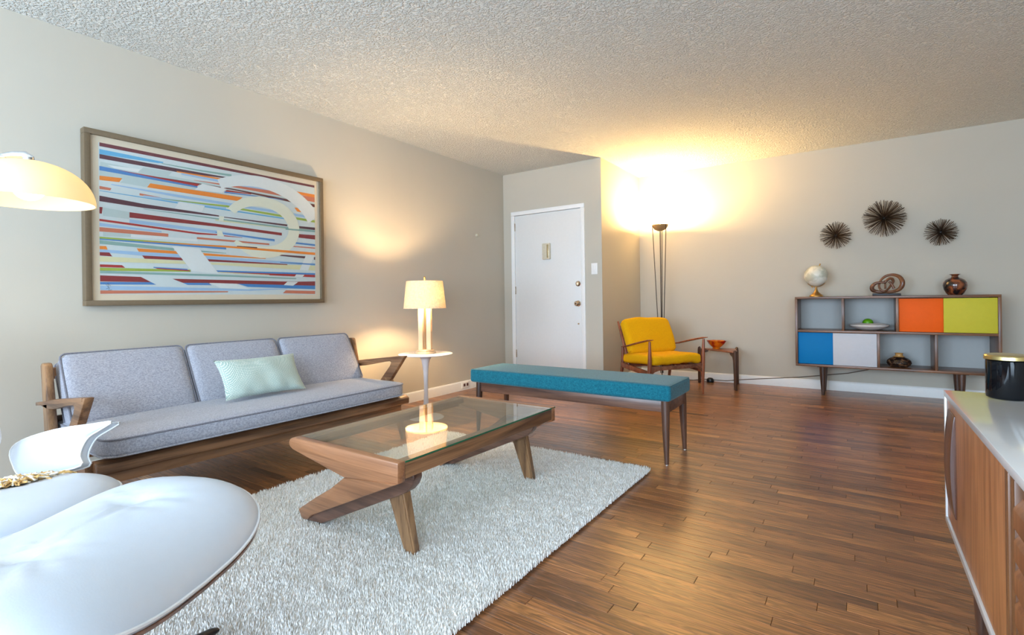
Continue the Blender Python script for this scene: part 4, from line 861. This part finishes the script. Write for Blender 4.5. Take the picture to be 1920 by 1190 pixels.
# ------------------------------------------------------------------ sideboard at the right edge
sb = thing('sideboard', (.43, 1.2, 0), 'walnut sideboard with a white top at the right edge, nearest the camera', 'sideboard')
SX, SXB, SBY0, SBY1, SZ0, SZ1 = .211, .66, .32, 2.065, .245, .652
LAQ = plain('white_lacquer_case', (232, 234, 236), .16, var=.006, Coat_Weight=.3)
obj('top_panel', box(SX, SXB, SBY0, SBY1, SZ1-.018, SZ1, .0015), LAQ, sb); obj('bottom_panel', box(SX, SXB, SBY0, SBY1, SZ0, SZ0+.018, .0015), LAQ, sb)
obj('side_panel', box(SX, SXB, SBY1-.018, SBY1, SZ0+.018, SZ1-.018, .001), LAQ, sb); obj('side_panel', box(SX, SXB, SBY0, SBY0+.018, SZ0+.018, SZ1-.018, .001), LAQ, sb)
obj('rear_panel', box(SXB-.012, SXB-.002, SBY0+.018, SBY1-.018, SZ0+.018, SZ1-.018, 0), CRED, sb)
dx = SX+.004
d1 = obj('door', box(dx, dx+.02, 1.262, SBY1-.021, SZ0+.022, SZ1-.021, .0015), CRED, sb)
obj('door_stile', box(dx-.002, dx+.018, 1.243, 1.268, SZ0+.022, SZ1-.021, .001), WAL_CASEZ, d1)
# sculpted pull: a long shallow blade swelling towards its middle
b = NB(); pf = []
for k in range(13):
    t_ = k/12; z = .318+t_*.29; bul = math.sin(t_*math.pi)**.8
    pf.append((z, .003+.010*bul))
prism([(dx-w_, 1.865, z) for z, w_ in pf]+[(dx+.002, 1.865, .608), (dx+.002, 1.865, .318)], (0, .125, 0), .002, b)
obj('door_pull', b, CRED_D, d1)
d2 = obj('door', box(dx+.014, dx+.02, .36, 1.225, SZ0+.022, SZ1-.021, .001), plain('pale_door_lining', (168, 160, 138), .7), sb); d2['label'] = 'door of tilted slats'
obj('door_stile', box(dx-.002, dx+.018, 1.196, 1.226, SZ0+.022, SZ1-.021, .001), WAL_CASEZ, d2)
for k in range(6):
    z = SZ0+.03+k*.055
    obj('slat', prism([(dx-.004, .38, z), (dx+.014, .38, z+.018), (dx+.014, .38, z+.050), (dx+.008, .38, z+.052), (dx-.004, .38, z+.034)], (0, .816, 0), .0015), CRED, d2)
for x, y in ((SX+.06, SBY1-.16), (SXB-.05, SBY1-.16), (SX+.06, SBY0+.16), (SXB-.05, SBY0+.16)):
    obj('leg', tube([(x, y, SZ0), (x, y, .02), (x, y, 0)], [.026, .015, .014], 16), WAL_DARK, sb)
# candle
cdx, cdy, cr_ = .344, 1.985, .0485
cd = thing('jar_candle', (cdx, cdy, SZ1), 'black glass jar candle with a gold lid on the white sideboard top', 'candle')
obj('jar', lathe([(0, .0005), (cr_-.006, .0005), (cr_-.001, .004), (cr_, .01), (cr_, .108), (cr_-.004, .110), (0, .110)], (cdx, cdy, SZ1), 56), plain('black_gloss_glass', (10, 12, 16), .04, var=0, Specular_IOR_Level=.3), cd)
obj('lid', lathe([(0, .1105), (cr_+.001, .1105), (cr_+.0035, .112), (cr_+.0035, .121), (cr_+.001, .1245), (cr_-.006, .126), (0, .126)], (cdx, cdy, SZ1), 56), plain('pale_gold_lid', (206, 186, 128), .28, 1), cd)

# ------------------------------------------------------------------ lounge chair and ottoman
fw_ = Vector((.943, .333, 0)).normalized(); lt = Vector((-.333, .943, 0)).normalized()
def sup(t, n=2.7):
    c, s = math.cos(t), math.sin(t); return math.copysign(abs(c)**(2/n), c), math.copysign(abs(s)**(2/n), s)
def leather_pad(a, b_, zc, puff, eu, ev, th, buttons, nr=26, nt_=96, ex=2.7, fold=.004):
    """puffy buttoned pad: a along local y (long), b along local x; rim height zc+eu*(u)^2+ev*(v)^2"""
    bm = NB(); rings = []
    def rim(u, v): return zc+eu*u*u+ev*v*v
    for i in range(nr+1):
        f = i/nr; f = math.sin(f*math.pi/2); ring = []
        for k in range(nt_):
            u, v = sup(2*math.pi*k/nt_, ex); u *= f; v *= f
            h = rim(u, v)+puff*(1-f**3.2)**.62+.010*(1-f**12)
            for bu, bv in buttons:
                du, dv = (u-bu)*a, (v-bv)*b_; r2 = math.hypot(du, dv); an = math.atan2(dv, du)
                h -= .014*math.exp(-(r2/.020)**1.2)+.009*math.exp(-(r2/.075)**2)
                h += fold*math.cos(an*7+bu*3)*math.exp(-((r2-.035)/.035)**2)*min(1, r2/.02)+fold*.6*math.cos(an*11+1)*math.exp(-((r2-.07)/.05)**2)
            ring.append(bm.verts.new((v*b_, u*a, h)))
            if i == 0: break
        rings.append(ring)
    def skin(A, B):
        for k in range(nt_):
            j = (k+1) % nt_
            if len(A) == 1: bm.faces.new((A[0], B[k], B[j]))
            else: bm.faces.new((A[k], A[j], B[j], B[k]))
    for A, B in zip(rings, rings[1:]): skin(A, B)
    prev = rings[-1]
    for f, dz in ((1.0, -.006), (.985, -.016), (.9, -.022)):
        ring = []
        for k in range(nt_):
            u, v = sup(2*math.pi*k/nt_, ex); ring.append(bm.verts.new((v*f*b_, u*f*a, rim(u, v)+dz)))
        skin(prev, ring); prev = ring
    cv = bm.verts.new((0, 0, zc-.02))
    for k in range(nt_): bm.faces.new((prev[k], prev[(k+1) % nt_], cv))
    path = []
    for k in range(nt_):
        u, v = sup(2*math.pi*k/nt_, ex); path.append(Vector((v*b_*1.004, u*a*1.004, rim(u, v)-.002)))
    # shell below
    sh_ = NB(); rr_ = []
    for f, dz in ((1.004, -.012), (1.002, -.019), (.97, -.026-th*.12), (.85, -.030-th*.45), (.6, -.032-th*.8), (.3, -.034-th), ):
        rr_.append([sh_.verts.new((sup(2*math.pi*k/nt_, ex)[1]*f*b_, sup(2*math.pi*k/nt_, ex)[0]*f*a, rim(*[q*f for q in sup(2*math.pi*k/nt_, ex)])+dz)) for k in range(nt_)])
    for A, B in zip(rr_, rr_[1:]):
        for k in range(nt_): sh_.faces.new((A[k], A[(k+1) % nt_], B[(k+1) % nt_], B[k]))
    cv = sh_.verts.new((0, 0, zc-.034-th))
    for k in range(nt_): sh_.faces.new((rr_[-1][k], rr_[-1][(k+1) % nt_], cv))
    # inner lip so the shell has a top edge
    ins = [sh_.verts.new((sup(2*math.pi*k/nt_, ex)[1]*.99*b_, sup(2*math.pi*k/nt_, ex)[0]*.99*a, rim(*sup(2*math.pi*k/nt_, ex))-.012)) for k in range(nt_)]
    for k in range(nt_): sh_.faces.new((rr_[0][k], rr_[0][(k+1) % nt_], ins[(k+1) % nt_], ins[k]))
    return bm, path, sh_
def place(parent, Mx, pad):
    bm, path, sh_ = pad; bm.transform(Mx); sh_.transform(Mx)
    c = obj('leather_cushion', bm, LEA, parent, ang=80); obj('piping', tube([Mx @ q for q in path], .0042, 6, closed=True), LEAP, c)
    obj('plywood_shell', sh_, PLY, parent, ang=60); return c
ottc = Vector((-1.426, .377, 0)); f2 = Vector((math.cos(.53), math.sin(.53), 0)); l2 = Vector((-f2.y, f2.x, 0))
ot_ = thing('ottoman', tuple(ottc), 'white buttoned leather ottoman in the left foreground on the shag rug', 'ottoman')
OM = frame(ottc, f2, l2, (0, 0, 1))
BUT = ((.42, 0), (-.42, 0))
c = place(ot_, OM, leather_pad(.335, .285, .411, .046, .036, -.062, .030, BUT, ex=3.7, fold=.0032))
for bu, bv in BUT:
    p_ = OM @ Vector((bv*.277, bu*.327, .411+.046+.010+.036*.176-.027)); b = NB(); bmesh.ops.create_uvsphere(b, u_segments=14, v_segments=8, radius=.010); b.transform(Matrix.Translation(p_) @ Matrix.Scale(.5, 4, (0, 0, 1))); obj('button', b, LEAP, c)
obj('base_column', tube([ottc+Vector((0, 0, .09)), ottc+Vector((0, 0, .345))], [.022, .018], 16), BLACK, ot_)
for k in range(4):
    d = (lt*math.cos(R(90*k+8))+fw_*math.sin(R(90*k+8))); obj('base_foot', tube([ottc+Vector((0, 0, .10)), ottc+d*.12+Vector((0, 0, .075)), ottc+d*.30+Vector((0, 0, .045)), ottc+d*.315+Vector((0, 0, .042))], [.022, .018, .013, .008], 12, flat=(1.2, .7)), BLACK, ot_)
    obj('foot_glide', tube([ottc+d*.29+Vector((0, 0, .045)), ottc+d*.29+Vector((0, 0, .012))], .011, 12), CHROME, ot_)
# chair
chc = Vector((-2.09, .318, 0))
lc = thing('lounge_chair', tuple(chc), 'white leather lounge chair with a plywood shell behind the ottoman at the left edge', 'chair')
LM = frame(chc, fw_, lt, (0, 0, 1)) @ Matrix.Translation((0, 0, 0)) @ Matrix.Rotation(R(-6), 4, 'Y')
LM.translation = chc+Vector((0, 0, 0))
c = place(lc, LM, leather_pad(.315, .285, .345, .050, .004, -.018, .04, ((.42, -.05), (-.42, -.05)), fold=.0015, ex=3.2))
# armrest pads (this one from the outline seen on its inner face, mirrored for the other)
AR = [(-2.541, 0.496, 0.33), (-2.612, 0.485, 0.364), (-2.653, 0.487, 0.407), (-2.621, 0.513, 0.446), (-2.492, 0.576, 0.488), (-2.333, 0.643, 0.516), (-2.25, 0.678, 0.529), (-2.277, 0.659, 0.505), (-2.32, 0.632, 0.475), (-2.33, 0.614, 0.439), (-2.321, 0.605, 0.41), (-2.299, 0.602, 0.382), (-2.403, 0.554, 0.353)]
nA = Vector((.312, -.884, .349)).normalized()
def armpad(pts, n):
    K = len(pts); P_ = [Vector(q) for q in pts]; sm, _ = cat(P_, [0]*K, 3); M_ = len(sm); ctr = sum(sm, Vector())/M_
    bm = NB(); rows = []
    for f, h in ((.0, .014), (.35, .013), (.65, .010), (.86, .005), (.96, .001), (1, -.004), (1.0, -.032), (.95, -.038), (.6, -.040), (0, -.040)):
        rows.append([bm.verts.new(ctr+(q-ctr)*f+n*h) for q in (sm if f > 0 else sm[:1])])
    for A, B in zip(rows, rows[1:]):
        for k in range(M_):
            j = (k+1) % M_
            if len(A) == 1: bm.faces.new((A[0], B[k], B[j]))
            elif len(B) == 1: bm.faces.new((A[k], A[j], B[0]))
            else: bm.faces.new((A[k], A[j], B[j], B[k]))
    pad = obj('arm_pad', bm, LEA, lc, ang=70)
    for h in (-.003, -.033): obj('piping', tube([q+n*h+(q-ctr).normalized()*.001 for q in sm], .0032, 6, closed=True), LEAP, pad)
    return pad
armpad(AR, nA)
def mir(q):
    q = Vector(q); d = (q-chc).dot(lt); return q-lt*2*d
armpad([mir(q) for q in AR][::-1], (nA-lt*2*nA.dot(lt)))
# back shells and cushions
def backpad(h0, h1, back0, back1, hw):
    up = (Vector((0, 0, h1-h0))-fw_*(back1-back0)).normalized(); n = lt.cross(up)
    n = n if n.dot(fw_) > 0 else -n
    ctr = chc-fw_*((back0+back1)/2)+Vector((0, 0, (h0+h1)/2)); hl = math.hypot(h1-h0, back1-back0)/2
    Mx = frame(ctr, up, lt, up.cross(lt) if up.cross(lt).dot(fw_) > 0 else -up.cross(lt))
    return place(lc, Mx, leather_pad(hw, hl, 0, .035, .03, 0, .03, ((.45, 0), (-.45, 0)), nr=18, nt_=64, fold=.001))
backpad(.37, .62, .425, .53, .30); backpad(.64, .86, .57, .68, .29)
for s in (-.13, .13):
    obj('back_brace', tube([chc-fw_*.12+lt*s+Vector((0, 0, .285)), chc-fw_*.40+lt*s+Vector((0, 0, .33)), chc-fw_*.545+lt*s+Vector((0, 0, .50)), chc-fw_*.665+lt*s+Vector((0, 0, .76))], .011, 10, flat=(1.6, .6)), BLACK, lc)
obj('base_column', tube([chc+Vector((0, 0, .09)), chc+Vector((0, 0, .28))], [.026, .02], 16), BLACK, lc)
for k in range(5):
    a = R(72*k+20); d = lt*math.cos(a)+fw_*math.sin(a); zf_ = .03 if (chc+d*.33).x > -2.44 else 0
    obj('base_foot', tube([chc+Vector((0, 0, .10)), chc+d*.14+Vector((0, 0, .075)), chc+d*.33+Vector((0, 0, .043))], [.022, .018, .010], 12, flat=(1.2, .7)), BLACK, lc)
    obj('foot_glide', tube([chc+d*.315+Vector((0, 0, .045)), chc+d*.315+Vector((0, 0, .012 if zf_ else .001))], .011, 12), CHROME, lc)
# fringed throw lying on the chair seat
tm = plain('wheat_throw_yarn', (214, 172, 108), .95, var=.2, nscale=60); tm2 = plain('cream_throw_yarn', (232, 222, 204), .95, var=.1, nscale=60)
th_ = thing('fringed_throw', (-2.22, .33, .37), 'fringed wheat and cream throw bunched on the white lounge chair seat', 'blanket')
rt = random.Random(11); bA, bB = NB(), NB()
def seat_h(x, y):
    q = Vector((x, y, 0))-chc; v = q.dot(fw_)/.285; u = q.dot(lt)/.315; f = min(1, max(abs(u), abs(v)))
    return .335+.062*(1-f**3.2)**.62+v*.285*math.sin(R(6))-.018*v*v+.006
for k in range(260):
    s_ = rt.random(); x0 = -2.30+rt.uniform(-.08, .05)+.02; y0 = .20+s_*.26; x, y = x0, y0; pth = []; a = rt.uniform(-.1, .9)
    for j in range(7):
        pth.append(Vector((x, y, seat_h(x, y)+.006+rt.random()*.012+.006*math.sin(j*1.3+k)))); a += rt.uniform(-.35, .35); x += math.cos(a)*.021; y += math.sin(a)*.021
    tube(pth, .0028, 5, bA if k % 2 else bB)
oa = obj('fringe', bA, tm, th_, ang=None); oa['kind'] = 'stuff'; ob = obj('fringe', bB, tm2, th_, ang=None); ob['kind'] = 'stuff'
b = NB(); gv = {}
for i in range(25):
    for j in range(21):
        x = -2.52+i*.0105; y = .12+j*.016; z = seat_h(x, y)+.02+.014*math.sin(x*70+y*20)+.010*math.sin(y*55)
        for s in (0, 1): gv[i, j, s] = b.verts.new((x, y, z-s*.010))
for i in range(24):
    for j in range(20):
        for s in (0, 1): b.faces.new((gv[i, j, s], gv[i+1, j, s], gv[i+1, j+1, s], gv[i, j+1, s]))
for i in range(24):
    for j in (0, 20): b.faces.new((gv[i, j, 0], gv[i+1, j, 0], gv[i+1, j, 1], gv[i, j, 1]))
for j in range(20):
    for i in (0, 24): b.faces.new((gv[i, j, 0], gv[i, j+1, 0], gv[i, j+1, 1], gv[i, j, 1]))
obj('woven_body', b, tm2, th_)

# ------------------------------------------------------------------ arc lamp above the lounge chair
AX, AY, AZ = -2.65, .55, 1.357
al = thing('arc_lamp', (-3.2, -.35, 0), 'chrome arc lamp with lit cream dome shade hanging left of the picture', 'lamp')
AR_ = .203; prof = [(AR_, 0)]
for k in range(1, 15):
    a = k/14*math.pi/2; prof.append((AR_*math.cos(a)**.9 if k < 14 else 0, .158*math.sin(a)))
inner = [(max(0, r-.004), max(0, z-.004)) for r, z in prof][::-1]
sd_ = obj('dome_shade', lathe(prof+inner+[(AR_, 0)], (AX, AY, AZ), 64), OPAL, al)
b = NB(); bmesh.ops.create_uvsphere(b, u_segments=24, v_segments=14, radius=.05); b.transform(Matrix.Translation((AX, AY, AZ+.055))); obj('globe_bulb', b, emis('warm_globe_bulb', (1, .9, .7), 9), al)
bpy.data.objects['arc_lamp_light'].location = (AX, AY, AZ+.055); bpy.data.objects['arc_lamp_light'].data.shadow_soft_size = .052
obj('bulb_holder', tube([(AX, AY, AZ+.10), (AX, AY, AZ+.172)], .018, 16), CHROME, al)
hd = Vector((-.60, -.80, 0)).normalized()
obj('swivel_joint', tube([Vector((AX, AY, AZ+.170))-hd*.014, Vector((AX, AY, AZ+.182))+hd*.01, Vector((AX, AY, AZ+.180))+hd*.05, Vector((AX, AY, AZ+.172))+hd*.085], [.008, .014, .013, .008], 14, flat=(.6, 1)), CHROME, al)
A0 = Vector((AX, AY, AZ+.170))+hd*.07; pts = [A0, A0+hd*.16+Vector((0, 0, -.012)), A0+hd*.34+Vector((0, 0, -.06))]
base_p = Vector((-3.2, -.35, 0)); pts += [Vector((-3.02, .02, 1.36)), Vector((-3.15, -.22, 1.10)), Vector((-3.2, -.34, .75)), base_p+Vector((0, 0, .35)), base_p+Vector((0, 0, .04))]
obj('arc_arm', tube(pts, .008, 12), CHROME, al)
obj('lamp_base', lathe([(0, .04), (.12, .04), (.135, .03), (.14, .012), (.14, 0), (0, 0)], base_p, 40), CHROME, al)
